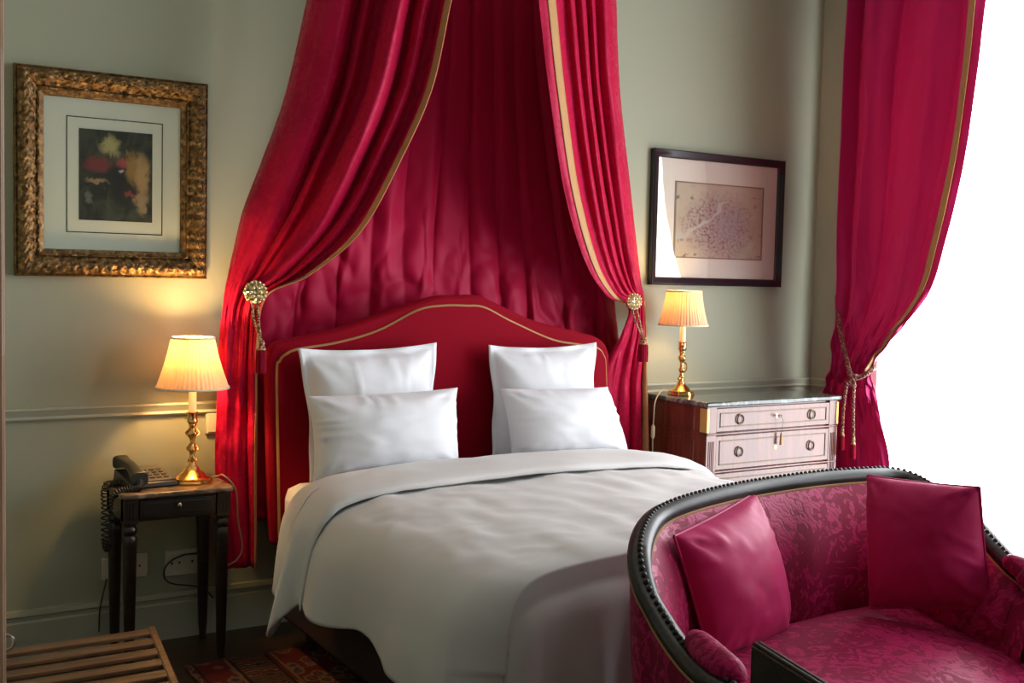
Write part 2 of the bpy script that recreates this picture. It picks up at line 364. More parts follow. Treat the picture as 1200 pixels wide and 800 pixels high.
# ================================================================ drapery
def drape_fn(Lk, Rk, fold, n):
    L, Rr = catmull(Lk, n), catmull(Rk, n)
    def at(i, s): return L[i].lerp(Rr[i], s)
    def pos(i, s):
        v = i/(n-1); ds, dn = fold(s, v)
        p = at(i, s+ds)
        return p+dn
    return pos
def drape(name, Lk, Rk, fold, n, m_, material, parent, s0=0., s1=1., lift=None):
    pos = drape_fn(Lk, Rk, fold, n); rows = []
    for i in range(n):
        rows.append([pos(i, s0+(s1-s0)*j/(m_-1))+(lift if lift else Vector((0, 0, 0))) for j in range(m_)])
    return MB().grid(rows).build(name, material, parent, smooth=180, solid=.003), pos
def ridge(x, p=.75): return abs(math.sin(math.pi*x))**p
FRONT = Vector((-.45, -.9, 0)).normalized()

# --- wall drape behind the bed head
top0, top1 = P(420, -60, 'Y', 3.85), P(720, -60, 'Y', 3.85)
Lk = [(1.62, 3.875, 3.0), (1.56, 3.875, 2.3), (1.40, 3.875, 1.7), (1.30, 3.875, 1.3), (1.28, 3.875, .95), (1.28, 3.875, .5)]
Rk = [(2.62, 3.882, 3.0), (2.70, 3.882, 2.3), (2.83, 3.882, 1.7), (2.93, 3.882, 1.3), (2.96, 3.882, .95), (2.96, 3.882, .5)]
def fold_back(s, v):
    x = s*11+.5*fbm((s*3, v*.8, 1))
    low = min(1, max(0, (v-.28)/.3))
    a = .008+.030*ridge(x, .8)*(.55+.45*math.sin(s*23+1)**2)
    wr_ = low*(.020*fbm((s*9, v*7, 5), 3)+.026*abs(fbm((s*11+v*5, v*9-s*8, 9), 2)))
    return .006*math.sin(s*60+v*5), FRONT*(a+wr_)
bd = thing('bed_curtain', 'flat crimson satin hanging on the wall behind the headboard, between the two tied drapes', 'curtain', (2.07, 3.85, Z0+.4))
drape('cloth', Lk, Rk, fold_back, 150, 260, MT['red'], bd)

# --- tied drape above the nightstand
def keys(seq): return [P(x, y, 'Y', yy) for x, y, yy in seq]
Lk = keys([(384, -90, 3.72), (378, -60, 3.72), (360, 0, 3.74), (335, 110, 3.76), (306, 190, 3.78), (284, 250, 3.80), (271, 305, 3.82), (263, 352, 3.80), (258, 400, 3.80), (256, 480, 3.80), (254, 545, 3.80), (262, 664, 3.80)])
Rk = keys([(552, -90, 3.42), (548, -60, 3.42), (530, 0, 3.44), (507, 105, 3.46), (470, 190, 3.50), (424, 272, 3.56), (365, 322, 3.64), (314, 347, 3.69), (304, 400, 3.73), (303, 480, 3.74), (302, 545, 3.74), (302, 662, 3.74)])
def profile(ctrl):
    """smooth height of the cloth across its width from (position, height) pairs"""
    pts = catmull([(a, h, 0) for a, h in ctrl], 400); k = 0; tab = []
    for i in range(401):
        q = i/400
        while k < 398 and pts[k+1].x < q: k += 1
        d = pts[k+1].x-pts[k].x; u = 0 if d < 1e-6 else min(1, max(0, (q-pts[k].x)/d)); tab.append(pts[k].y*(1-u)+pts[k+1].y*u)
    return lambda q: tab[int(min(1, max(0, q))*400)]
def make_fold(seed, ctrl, nf, low, tie_v):
    pf_ = profile(ctrl)
    def fold(s, v):
        q = min(1, max(0, s+.022*fbm((s*3, v*2.2, seed))*math.sin(math.pi*min(1, max(0, s)))))
        up = max(0, 1-v/tie_v); k = min(1, up*1.6+.24) if v < tie_v else .24
        dn = min(1, max(0, (v-tie_v)/.14))
        d = pf_(q)*k*(1-dn)+dn*low*ridge(s*nf+.4*math.sin(s*5+seed)+.5*fbm((s*2, v*2, seed)), .9)
        d += .011*(1-.75*dn)*fbm((s*5, v*8, seed+3), 3)
        near = math.exp(-((v-tie_v)/.11)**2); d += near*.016*abs(fbm((s*13, v*9-s*4, seed+7), 2))
        d += dn*.012*fbm((s*2.2, v*17, seed+11), 3)
        return 0, FRONT*d
    return fold
ld = thing('bed_drape', 'crimson satin drape tied back above the lamp with the telephone beside it', 'curtain', (1.2, 3.78, Z0+.4))
fl = make_fold(1.3, [(0, 0), (.06, .07), (.14, .105), (.22, .125), (.30, .115), (.345, .06), (.375, .01), (.41, .045), (.445, .05), (.475, .004), (.52, .004), (.56, .06), (.61, .125), (.66, .13), (.70, .08),
    (.73, .02), (.78, .055), (.82, .06), (.86, .005), (.91, .0), (.95, .04), (1, .055)], 1.7, .038, 7/11)
drape('cloth', Lk, Rk, fl, 170, 190, MT['drape'], ld)
drape('gold_braid', Lk, Rk, fl, 170, 7, MT['trimgold'], ld, .955, .998, FRONT*.006)
# --- tied drape above the chest of drawers
Lk2 = keys([(616, -90, 3.42), (618, -60, 3.42), (627, 0, 3.44), (640, 110, 3.46), (657, 220, 3.50), (682, 303, 3.58), (708, 345, 3.66), (735, 360, 3.70), (728, 390, 3.72), (706, 440, 3.775), (694, 545, 3.80), (692, 662, 3.80)])
Rk2 = keys([(716, -90, 3.72), (718, -60, 3.72), (722, 0, 3.74), (726, 100, 3.76), (737, 205, 3.78), (746, 290, 3.81), (751, 330, 3.79), (755, 352, 3.80), (757, 390, 3.80), (757, 450, 3.80), (759, 540, 3.80), (760, 662, 3.80)])
rd = thing('bed_drape', 'crimson satin drape tied back beside the chest of drawers with the marble top', 'curtain', (2.85, 3.8, Z0+.4))
fr_ = make_fold(2.9, [(0, .075), (.08, .095), (.16, .09), (.22, .05), (.27, .002), (.33, .006), (.38, .045), (.42, .05), (.46, .02), (.51, .065), (.55, .06), (.585, .03), (.63, .08), (.67, .07), (.70, .045),
    (.77, .10), (.85, .105), (.93, .06), (1, 0)], 1.8, .036, 7/11)
drape('cloth', Lk2, Rk2, fr_, 170, 170, MT['drape'], rd)
drape('gold_braid', Lk2[:8], Rk2[:8], lambda s, v: fr_(s, v*7/11), 110, 7, MT['trimgold'], rd, .09, .19, FRONT*.006)
drape('gold_braid', Lk2[7:], Rk2[7:], lambda s, v: fr_(s, 7/11+v*4/11), 60, 7, MT['trimgold'], rd, .90, .985, FRONT*.008)
# canopy crown up under the ceiling that carries the drapes
cp = [(1.55+1.1*i/24, 3.9-.48*math.sin(math.pi*i/24)**.6, 3.02) for i in range(25)]
MB().tube(cp, 0, prof=[(-.012, -.06), (.012, -.06), (.02, 0), (.012, .06), (-.012, .06)]).build('gilt_cornice', MT['gilt'], bd)

# --- window curtain: Lk on the corner side, Rk over the window
def kx(seq): return [P(x, y, 'X', xx) for x, y, xx in seq]
Lw = kx([(1003, -90, 4.13), (1001, -40, 4.13), (1000, 0, 4.13), (994, 90, 4.13), (989, 180, 4.13), (984, 270, 4.13), (982, 345, 4.12), (979, 395, 4.12), (975, 432, 4.11), (966, 470, 4.12), (962, 545, 4.13), (958, 650, 4.13)])
Rw = kx([(1172, -90, 4.01), (1168, -40, 4.01), (1162, 0, 4.01), (1150, 100, 4.01), (1134, 200, 4.01), (1113, 285, 4.02), (1092, 345, 4.03), (1055, 392, 4.04), (1024, 434, 4.05), (1031, 475, 4.06), (1043, 545, 4.07), (1050, 700, 4.07)])
Lw.append(Vector((4.13, Lw[-1].y, Z0+.02))); Rw.append(Vector((4.07, Rw[-1].y, Z0+.02)))
INW = Vector((-.93, -.36, 0)).normalized()
def fold_win(s, v):
    tv = 8/12
    a = .17*(1-v/tv)+.035 if v < tv else .03+.03*min(1, (v-tv)/.15)
    x = s*4.3+.5*math.sin(s*4+1)+.3*fbm((s*3, v*1.5, 21))
    d = a*ridge(x, .8)*(.35+.75*(1-s))+.014*fbm((s*5, v*8, 23), 3)
    near = math.exp(-((v-tv)/.13)**2); d += near*.075*abs(fbm((s*5+v*6, v*12-s*7, 27), 3))
    d *= min(1, s/.06)
    return .02*math.sin(2*math.pi*x)*min(1, s/.06), INW*d
wc = thing('window_curtain', 'floor length raspberry taffeta curtain roped back beside the tall bright window', 'curtain', (4.0, 3.35, Z0))
drape('cloth', Lw, Rw, fold_win, 190, 180, MT['wincurtain'], wc)
drape('gold_braid', Lw[:9], Rw[:9], lambda s, v: fold_win(s, v*8/12), 120, 7, MT['trimgold'], wc, .865, .93, INW*.010)
drape('gold_braid', Lw[:9], Rw[:9], lambda s, v: fold_win(s, v*8/12), 120, 7, MT['trimgold'], wc, .865, .93, -INW*.010)

# --- twisted cords
def rope(mb, path, r, turns, n=None, strands=2):
    n = n or max(24, int(turns*10)); c = catmull(path, n)
    for k in range(strands):
        pts = []; up = None
        for i, p in enumerate(c):
            t = (c[min(i+1, n-1)]-c[max(i-1, 0)]).normalized()
            if up is None: up = Vector((0, 0, 1)) if abs(t.z) < .9 else Vector((1, 0, 0))
            up = (up-t*up.dot(t)).normalized(); sd = t.cross(up); a = 2*math.pi*(turns*i/(n-1)+k/strands)
            pts.append(p+(sd*math.cos(a)+up*math.sin(a))*r*.55)
        mb.tube(pts, r*.62, 6)
    return mb
def tassel(parent, head, length, r):
    h = Vector(head); hb = MB().lathe(h, [(.001, .012), (r*.45, .010), (r*.7, 0), (r*.6, -.010), (r*.85, -.016), (r*.9, -.022)][::-1], 14)
    hb.build('tassel_head', MT['rope'], parent)
    MB().lathe(h, [(r, -length), (r*1.02, -length*.6), (r*.95, -.03), (r*.8, -.018)], 40, lambda j, n, z: 1+.06*math.sin(j*2.6)).build('tassel_skirt', MT['tassel'], parent)
def holdback(label, c, cordpts, head, length, r, tr):
    c = Vector(c); t = thing('curtain_holdback', label, 'holdback', c, 'gilt rosette holdbacks of the bed drapes')
    # axis of the rosette towards the room
    ax = Vector((-.2, -.98, 0)).normalized(); sx = Vector((.98, -.2, 0)).normalized(); sz = Vector((0, 0, 1))
    ros = MB(); n = 48; rows = []
    for rr, d in [(.0, .016), (.18, .018), (.26, .010), (.34, .013), (.62, .018), (.80, .009), (.88, .012), (1., .006), (1.0, -.004), (.3, -.008)]:
        rows.append([c+(sx*math.cos(2*math.pi*j/n)+sz*math.sin(2*math.pi*j/n))*r*rr*(1+.07*math.cos(2*math.pi*j*8/n) if rr > .5 else 1)+ax*(d+(.006*math.cos(2*math.pi*j*8/n) if .3 < rr < .95 else 0)) for j in range(n)])
    ros.grid(rows, True)
    for j in range(16):
        a = 2*math.pi*j/16; ros.ball(c+(sx*math.cos(a)+sz*math.sin(a))*r*.93+ax*.012, r*.13, 8, 5)
    for j in range(6):
        a = 2*math.pi*j/6; ros.ball(c+(sx*math.cos(a)+sz*math.sin(a))*r*.42+ax*.018, r*.16, 8, 5)
    ros.build('rosette', MT['rosette'], t, smooth=50)
    MB().tube([c-ax*.005, c-ax*.12], .007, 8).build('stem', MT['brass'], t)
    cb = MB()
    for k in cordpts: rope(cb, k, .0042, 9)
    cb.build('cord', MT['rope'], t); tassel(t, head, length, tr)
    return t
yl = 3.585
c = P(299, 342, 'Y', yl); h = P(306, 402, 'Y', yl)
holdback('round gilt rosette with hanging tassel, above the nightstand lamp', c, [[P(296, 350, 'Y', yl), P(297, 372, 'Y', yl), P(302, 388, 'Y', yl), h], [P(302, 352, 'Y', yl-.004), P(303, 375, 'Y', yl-.004), h]], h, .10, .037, .0175)
yr = 3.63
c = P(742, 353, 'Y', yr); h = P(754, 397, 'Y', yr)
holdback('round gilt rosette with hanging tassel, beside the chest of drawers', c, [[P(741, 362, 'Y', yr), P(745, 378, 'Y', yr), h], [P(746, 362, 'Y', yr-.004), P(750, 378, 'Y', yr-.004), h]], h, .095, .034, .021)
# window curtain tieback
tb = thing('curtain_tieback', 'twisted red and gold rope gathering the raspberry curtain at the window', 'tieback', P(1000, 440, 'X', 3.9))
X1 = 3.93
rb = MB(); rope(rb, [P(982, 345, 'X', 4.165), P(981, 352, 'X', 4.10), P(984, 385, 'X', 4.02), P(992, 420, 'X', 3.97), P(998, 441, 'X', X1), P(1010, 441, 'X', 3.93), P(1022, 433, 'X', 3.97), P(1026, 430, 'X', 4.07)], .010, 22)
rb.build('rope', MT['darkrope'], tb)
rb = MB(); rope(rb, [P(998, 438, 'X', X1-.012), P(1001, 452, 'X', X1-.012), P(996, 447, 'X', X1-.02), P(1004, 439, 'X', X1-.02)], .009, 5); rb.build('knot', MT['darkrope'], tb)
for a in (((993, 447), (989, 475), (987, 505), 510), ((1001, 449), (1000, 480), (1000, 515), 520)):
    rb = MB(); q = [P(x, y, 'X', X1-.01) for x, y in a[:3]]; rope(rb, q, .007, 8); rb.build('cord_end', MT['darkrope'], tb)
    tassel(tb, q[-1], .085, .013)
MB().tube([P(982, 345, 'X', RX-.001), P(982, 343, 'X', RX-.03), P(983, 338, 'X', RX-.03)], .005, 8).build('wall_hook', MT['brass'], tb)

# ================================================================ bed
bed = thing('bed', 'double bed with a curved red velvet headboard piped in gold', 'bed', (2.03, 2.9, Z0))
HY = 3.665
out = [(321, 640), (318, 600), (314, 450), (314, 420), (320, 405), (335, 399), (396, 385), (459, 364), (509, 348), (540, 346), (567, 348), (623, 374), (676, 388), (702, 396), (713, 410), (715, 440), (717, 560), (718, 600)]
oo = catmull([P(x, y, 'Y', HY) for x, y in out], 120)
MB().extrude([(p.x, p.z) for p in oo], 'Y', HY, HY+.060).build('headboard', MT['velvet'], bed, smooth=30, bevel=.018)
pip = [(328, 630), (327, 560), (325, 440), (328, 424), (335, 416), (349, 410), (396, 402), (443, 388), (490, 364), (520, 359), (545, 359), (567, 361), (598, 377), (645, 398), (676, 404), (696, 407), (706, 416), (709, 440), (711, 560), (712, 600)]
pp = catmull([P(x, y, 'Y', HY-.002) for x, y in pip], 140)
MB().tube(pp, .0072, 8).build('gold_piping', MT['trimgold'], bed)
MB().extrude([(p.x, p.z) for p in pp], 'Y', HY-.012, HY+.01).build('padded_panel', MT['velvet'], bed, smooth=30, bevel=.010)
FOOT = 2.14; MX0, MX1 = 1.335, 2.72
MB().box(MX0, MX1, FOOT, HY-.015, Z0+.10, .40).build('bed_base', MT['basefabric'], bed, bevel=.02)
MB().box(MX0, MX1, FOOT+.06, HY-.015, .40, .672).build('mattress', MT['sheet'], bed, bevel=.06)
for x in (MX0+.08, MX1-.08):
    for y in (FOOT+.1, HY-.15): MB().lathe((x, y, Z0+.0115), [(.022, 0), (.03, .04), (.032, .10)], 16).build('leg', MT['darkwood'], bed)
# duvet: one quilt with soft body, hanging over both sides and the foot
def duvet_z(x):
    return .722+.012*math.sin((x-1.3)/1.45*math.pi)
def section(v, y, extra=0., hemL=.40, hemR=.42):
    """cross profile points from the hem on the nightstand side to the other hem"""
    pts = [(1.245, hemL), (1.243, .50), (1.252, .60), (1.295, .672), (1.38, .706), (1.52, .722), (1.75, .733), (2.03, .737), (2.3, .733), (2.55, .722), (2.70, .700), (2.775, .66), (2.80, .59), (2.805, .5), (2.81, hemR)]
    return [(x-extra*.4*(1 if x < 1.4 else -1 if x > 2.7 else 0), z+extra) for x, z in pts]
rows = []; n, mm = 110, 150
for i in range(n):
    v = i/(n-1); ny = 72
    if i < ny: y = 3.34+(2.22-3.34)*(i/(ny-1)); drop = 0
    else: drop = (i-ny+1)/(n-ny); y = None
    row = []
    hl = .40+.02*math.sin(i*.2)
    sec = catmull([(x, 0, z) for x, z in section(v, 0, 0, hl, .42)], mm)
    for j, p in enumerate(sec):
        x, z = p.x, p.z
        u = j/(mm-1); wr_ = .008*fbm((x*4, (y if y else 2)*3, 3), 3)+.006*fbm((x*9, (y or 2)*2.5, 7), 2)-.010*abs(fbm((x*3+(y or 2)*2.2, (y or 2)*4-x*1.5, 17), 3))
        if drop == 0:
            hang = max(0, (.68-z)/.28)
            # soft folds in the hanging side
            xx = x-(1 if x < 2 else -1)*hang*(.020+.022*math.sin(y*9+1.3*math.sin(y*4))+.015*fbm((y*5, z*3, 2), 2))
            zz = z+wr_*(1-hang)
            row.append(Vector((xx, y, zz)))
        else:
            a = drop; turn = min(1, a/.45); ang = turn*math.pi/2
            yy = 2.22-.12*math.sin(ang); top = z
            zz = top-.12*(1-math.cos(ang))*min(1, max(0, top-.36)/.2)-max(0, a-.45)/.55*.28*max(0, top-.36)/.34
            zz = max(zz, .30)
            fa = max(0, a-.2)
            fz = fa*(.030*math.sin(x*26+2*math.sin(x*7))+.02*fbm((x*7, a, 4), 2))
            inw = max(0, a)*.02
            cx = x
            row.append(Vector((cx, min(yy-fz*.6+.012, 2.128), zz)))
    for p in row:
        k_ = min(1, max(0, (2.30-p.y)/.20)); ins = .16*(1-math.sqrt(max(0, 1-k_*k_)))
        if p.x < 1.62: p.x += ins*((1.62-p.x)/.37)**1.5
        elif p.x > 2.44: p.x -= ins*((p.x-2.44)/.37)**1.5
    rows.append(row)
dv = MB().grid(rows).build('duvet', MT['duvet'], None, smooth=180, solid=.012)
tag(dv, 'thick white duvet spread over the bed, turned down below the pillows', 'duvet')
# turned down band
rows = []; n = 46
for i in range(n):
    v = i/(n-1); y = 3.35+(3.045-3.35)*v; row = []
    tip = math.exp(-((v-.62)/.36)**2)
    hl = .355-.085*max(0, 1-abs(v-.52)/.48) + .03*math.sin(v*9)
    sec = catmull([(x, 0, z) for x, z in section(0, 0, .030*max(0, math.sin(math.pi*min(1, v*1.0)))**.35+.012, hl, .40)], mm)
    for j, p in enumerate(sec):
        x, z = p.x, p.z; hang = max(0, (.68-z)/.3)
        flare = -.055*hang*(.35+.65*math.sin(v*3.0)) if x < 2 else .03*hang
        wob = .006*math.sin(x*11)+.010*fbm((x*3, 1, 8), 2)
        row.append(Vector((x+flare-(.018*hang*math.sin(v*13) if x < 2 else 0), y+(wob if v > .5 else 0)+hang*.10*(v-.4)*(1 if x < 2 else 0), z+.006*fbm((x*5, y*6, 12), 3)*(1-hang))))
    rows.append(row)
MB().grid(rows).build('turned_down_edge', MT['duvet'], dv, smooth=180, solid=.010)

# pillows from four corners (top-left, top-right, bottom-right, bottom-left), bulging to both sides
def pillow(name, corners, front, back, material, label, cat, seed, flange=.0, group=None, wr_a=.008, pinch=.07, nrm=None, crease=(), piping=None):
    TL, TR, BR, BL = map(Vector, corners); n = 44
    nr = (TR-TL).cross(BL-TL).normalized()
    if nr.dot(Vector((0, 0, EYE))-TL) < 0: nr = -nr
    W = (TR-TL).length; H = (BL-TL).length
    def pt(a, b, side):
        p = TL.lerp(TR, a).lerp(BL.lerp(BR, a), b)
        u, v = 2*a-1, 2*b-1
        k = 1-flange
        uu, vv = min(1, abs(u)/k), min(1, abs(v)/k)
        prof = ((1-uu**2.3)*(1-vv**2.3))**.55 if uu < 1 and vv < 1 else 0
        # edges pulled in between the corners
        px = u*(1-pinch*(1-abs(v)**2)); py = v*(1-pinch*(1-abs(u)**2))
        p = p+(TR-TL).normalized()*(px-u)*W/2+(BL-TL).normalized()*(py-v)*H/2
        amp = front if side > 0 else back
        w1 = fbm((a*5+seed, b*5, seed*1.7), 2)*wr_a*.42*(.3+prof)
        gate = min(1, prof*2.5)
        pl_ = lambda e, c1, c2: (max(0, math.sin(c1*40+seed*3+6*fbm((c1*3, c2*1.5, seed), 2)))-.3)*math.exp(-((1-e)/.24)**1.5)*max(0, fbm((c1*2.6, seed*2, c2*.8), 2)+.32)
        tuck = .016*(pl_(abs(v), a, b)+.8*pl_(abs(u), b, a))*gate
        for su in (-1, 1):
            for sv in (-1, 1):                 # creases running in from the corners
                du, dv_ = 1-su*u, 1-sv*v; rr_ = math.hypot(du, dv_); an = math.atan2(dv_, du+1e-6)
                tuck += .006*math.sin(an*9+seed+su*2+sv)*math.exp(-(rr_/.55)**2)*gate
        tuck += .0045*gate*(abs(fbm((a*3.2+b*1.4, b*3-a*1.1, seed*2.3), 3))-.25)
        tuck += sum(.004*math.exp(-((a-c_)/.012)**2)*(prof**.3) for c_ in crease)
        edge = .9*wr_a*math.sin(a*17+b*13+seed) if prof == 0 and flange else 0
        return p+nr*(side*(amp*prof+.0025)+(w1+tuck if side > 0 else 0)+edge)
    front_rows = [[pt(j/n, i/n, 1) for j in range(n+1)] for i in range(n+1)]
    back_rows = [[pt(j/n, i/n, -1) for j in range(n+1)] for i in range(n+1)]
    mb = MB().grid(front_rows); k = len(mb.v); mb.grid([r[::-1] for r in back_rows])
    ring = [(0, j) for j in range(n)]+[(i, n) for i in range(n)]+[(n, j) for j in range(n, 0, -1)]+[(i, 0) for i in range(n, 0, -1)]
    fs = []
    for q in range(len(ring)):
        (i0, j0), (i1, j1) = ring[q], ring[(q+1) % len(ring)]
        fs.append((i0*(n+1)+j0, i1*(n+1)+j1, k+i1*(n+1)+n-j1, k+i0*(n+1)+n-j0))
    mb.f += fs
    o = mb.build(name, material, None, smooth=180); tag(o, label, cat, group)
    if piping:
        path = [(front_rows[i][j]+back_rows[i][j])/2 for i, j in ring]; path.append(path[0])
        MB().tube(path, .0035, 6, caps=False).build('piping', piping, o)
    return o
def C4(seq): return [P(x, y, 'Y', yy) for x, y, yy in seq]
pillow('pillow', C4([(348, 408, 3.60), (512, 401, 3.60)])+[Vector((1.90, 3.545, .684)), Vector((1.40, 3.545, .684))], .090, .030, MT['pillow'],
       'large square white pillow with a flat border, behind the cushion nearest the nightstand', 'pillow', 1.1, .09, 'white bed pillows', crease=(.34, .71))
pillow('pillow', C4([(572, 404, 3.60), (698, 401, 3.60)])+[Vector((2.635, 3.545, .684)), Vector((2.12, 3.545, .684))], .090, .030, MT['pillow'],
       'large square white pillow with a flat border, at the back on the window side', 'pillow', 2.3, .08, 'white bed pillows')
pillow('pillow', C4([(360, 464, 3.475), (536, 454, 3.475), (539, 549, 3.415), (366, 568, 3.415)]), .125, .015, MT['pillow'],
       'oblong plain white pillow in front, nearest the nightstand', 'pillow', 3.7, 0, 'white bed pillows', .010, .055)
pillow('pillow', C4([(586, 455, 3.475), (712, 453, 3.475), (737, 534, 3.415), (600, 541, 3.415)]), .125, .015, MT['pillow'],
       'oblong plain white pillow in front, on the window side of the bed', 'pillow', 5.2, 0, 'white bed pillows', .009, .05)

# ================================================================ nightstand and what stands on it
NX0, NX1, NY0, NY1, NZ = .79, 1.157, 3.585, 3.865, .682
ns = thing('nightstand', 'small dark wood nightstand with a marble top and one drawer, beside the bed', 'nightstand', ((NX0+NX1)/2, (NY0+NY1)/2, Z0))
tp = []
for cx, cy, a0 in ((NX1-.02, NY1-.02, 0), (NX0+.02, NY1-.02, 90), (NX0+.02, NY0+.02, 180), (NX1-.02, NY0+.02, 270)):
    tp += [(cx+.02*math.cos(R(a0+18*k)), cy+.02*math.sin(R(a0+18*k))) for k in range(6)]
MB().extrude(tp, 'Z', NZ-.016, NZ).build('marble_top', MT['stonetop'], ns, bevel=.005)
ix0, ix1, iy0, iy1 = NX0+.012, NX1-.012, NY0+.012, NY1-.012
MB().box(ix0, ix1, iy0+.012, iy1, .588, NZ-.016).build('apron', MT['darkwood'], ns, bevel=.003)
dr = MB().box(ix0+.05, ix1-.05, iy0, iy0+.013, .600, NZ-.026); dr.box(ix0+.06, ix1-.06, iy0-.003, iy0, .608, NZ-.034)
dw = dr.build('drawer', MT['darkwood'], ns, bevel=.003)
kx_ = (NX0+NX1)/2
MB().lathe((kx_, 0, 0), [(.003, 0), (.003, .006), (.007, .010), (.0075, .014), (.004, .018), (.0005, .019)], 14)
kb = MB(); pr_ = [(.003, 0), (.003, .006), (.0075, .010), (.008, .014), (.005, .018), (.0005, .019)]
kb.grid([[Vector((kx_+math.cos(2*math.pi*j/14)*r, iy0-.003-z, .637+math.sin(2*math.pi*j/14)*r)) for j in range(14)] for r, z in pr_], True); kb.build('knob', MT['steel'], dw)
for x, y in ((ix0+.022, iy0+.022), (ix1-.022, iy0+.022), (ix0+.022, iy1-.022), (ix1-.022, iy1-.022)):
    lb = MB().box(x-.022, x+.022, y-.022, y+.022, .585, NZ-.016)
    for k in (-.010, 0, .010): lb.box(x+k-.0025, x+k+.0025, y-.0245, y-.021, .60, NZ-.03)
    lb.lathe((x, y, 0), [(.011, Z0+.0005), (.013, Z0+.03), (.016, Z0+.06), (.023, .52), (.0245, .535), (.018, .545), (.024, .556), (.024, .566), (.019, .574), (.022, .585)], 20)
    lb.build('leg', MT['darkwood'], ns, smooth=40)
# telephone
ph = thing('telephone', 'dark desk telephone with its handset on, at the corner of the nightstand', 'telephone', (.90, 3.75, NZ))
B0 = Vector((.832, 3.655, NZ))
px_, py_ = Vector((.95, .10, 0)).normalized(), Vector((-.10, .95, 0)).normalized(); U = Vector((0, 0, 1))
def ploc(a, b, c): return B0+px_*a+py_*b+U*c
MB().add([ploc(0, 0, .002), ploc(.165, 0, .002), ploc(.165, .17, .002), ploc(0, .17, .002), ploc(.004, .004, .020), ploc(.161, .004, .020), ploc(.158, .165, .046), ploc(.004, .165, .046)],
         [(3, 2, 1, 0), (4, 5, 6, 7), (0, 1, 5, 4), (1, 2, 6, 5), (2, 3, 7, 6), (3, 0, 4, 7)]).build('base', MT['plastic_dark'], ph, bevel=.006)
def deck(a, b): return ploc(a, b, .0205+(b-.004)/.161*.026)
kp = MB()
for a0, a1, b0, b1 in ((.062, .158, .008, .160),):
    kp.add([deck(a0, b0)+U*.0, deck(a1, b0), deck(a1, b1), deck(a0, b1), deck(a0, b0)+U*.004, deck(a1, b0)+U*.004, deck(a1, b1)+U*.004, deck(a0, b1)+U*.004], [(3, 2, 1, 0), (4, 5, 6, 7), (0, 1, 5, 4), (1, 2, 6, 5), (2, 3, 7, 6), (3, 0, 4, 7)])
kpo = kp.build('keypad', MT['plastic_grey'], ph, bevel=.001)
for r_ in range(4):
    for c_ in range(3):
        a, b = .078+c_*.024, .028+r_*.026; kk = MB()
        kk.obox(deck(a, b)+U*.004, px_*.015, py_*.014, U*.004); kk.build('key_button', MT['plastic_dark'], kpo, bevel=.0015)
hp = [ploc(.030, -.012+.19*i/16, .036+.030*(i/16)+.016*math.sin(math.pi*i/16)) for i in range(17)]
hb = MB(); rows = []
for i, p in enumerate(hp):
    t = i/16; wd = .018+.011*(abs(2*t-1)**2.2); th = .012+.012*(abs(2*t-1)**3)
    rows.append([p+px_*wd*math.copysign(abs(math.cos(q))**.6, math.cos(q))+U*th*math.copysign(abs(math.sin(q))**.6, math.sin(q)) for q in [2*math.pi*j/18 for j in range(18)]])
hb.grid(rows, True, True); hb.build('handset', MT['plastic_dark'], ph, bevel=.004)
# coiled cord hanging over the edge
ctr = catmull([ploc(.03, -.008, .030), ploc(.02, -.03, .012), ploc(-.02, -.02, .010), Vector((.772, 3.64, .665)), Vector((.765, 3.65, .58)), Vector((.768, 3.67, .50)), Vector((.762, 3.69, .52)), Vector((.766, 3.71, .62)), Vector((.775, 3.74, .685)), ploc(.0, .10, .012)], 560)
coil = []; 
for i, p in enumerate(ctr):
    a = i*.62; t = (ctr[min(i+1, 559)]-ctr[max(0, i-1)]).normalized(); s1 = t.cross(Vector((.3, .5, .81))).normalized(); s2 = t.cross(s1)
    coil.append(p+(s1*math.cos(a)+s2*math.sin(a))*.0095)
MB().tube(coil, .0026, 5).build('coiled_cord', MT['cord_black'], ph)

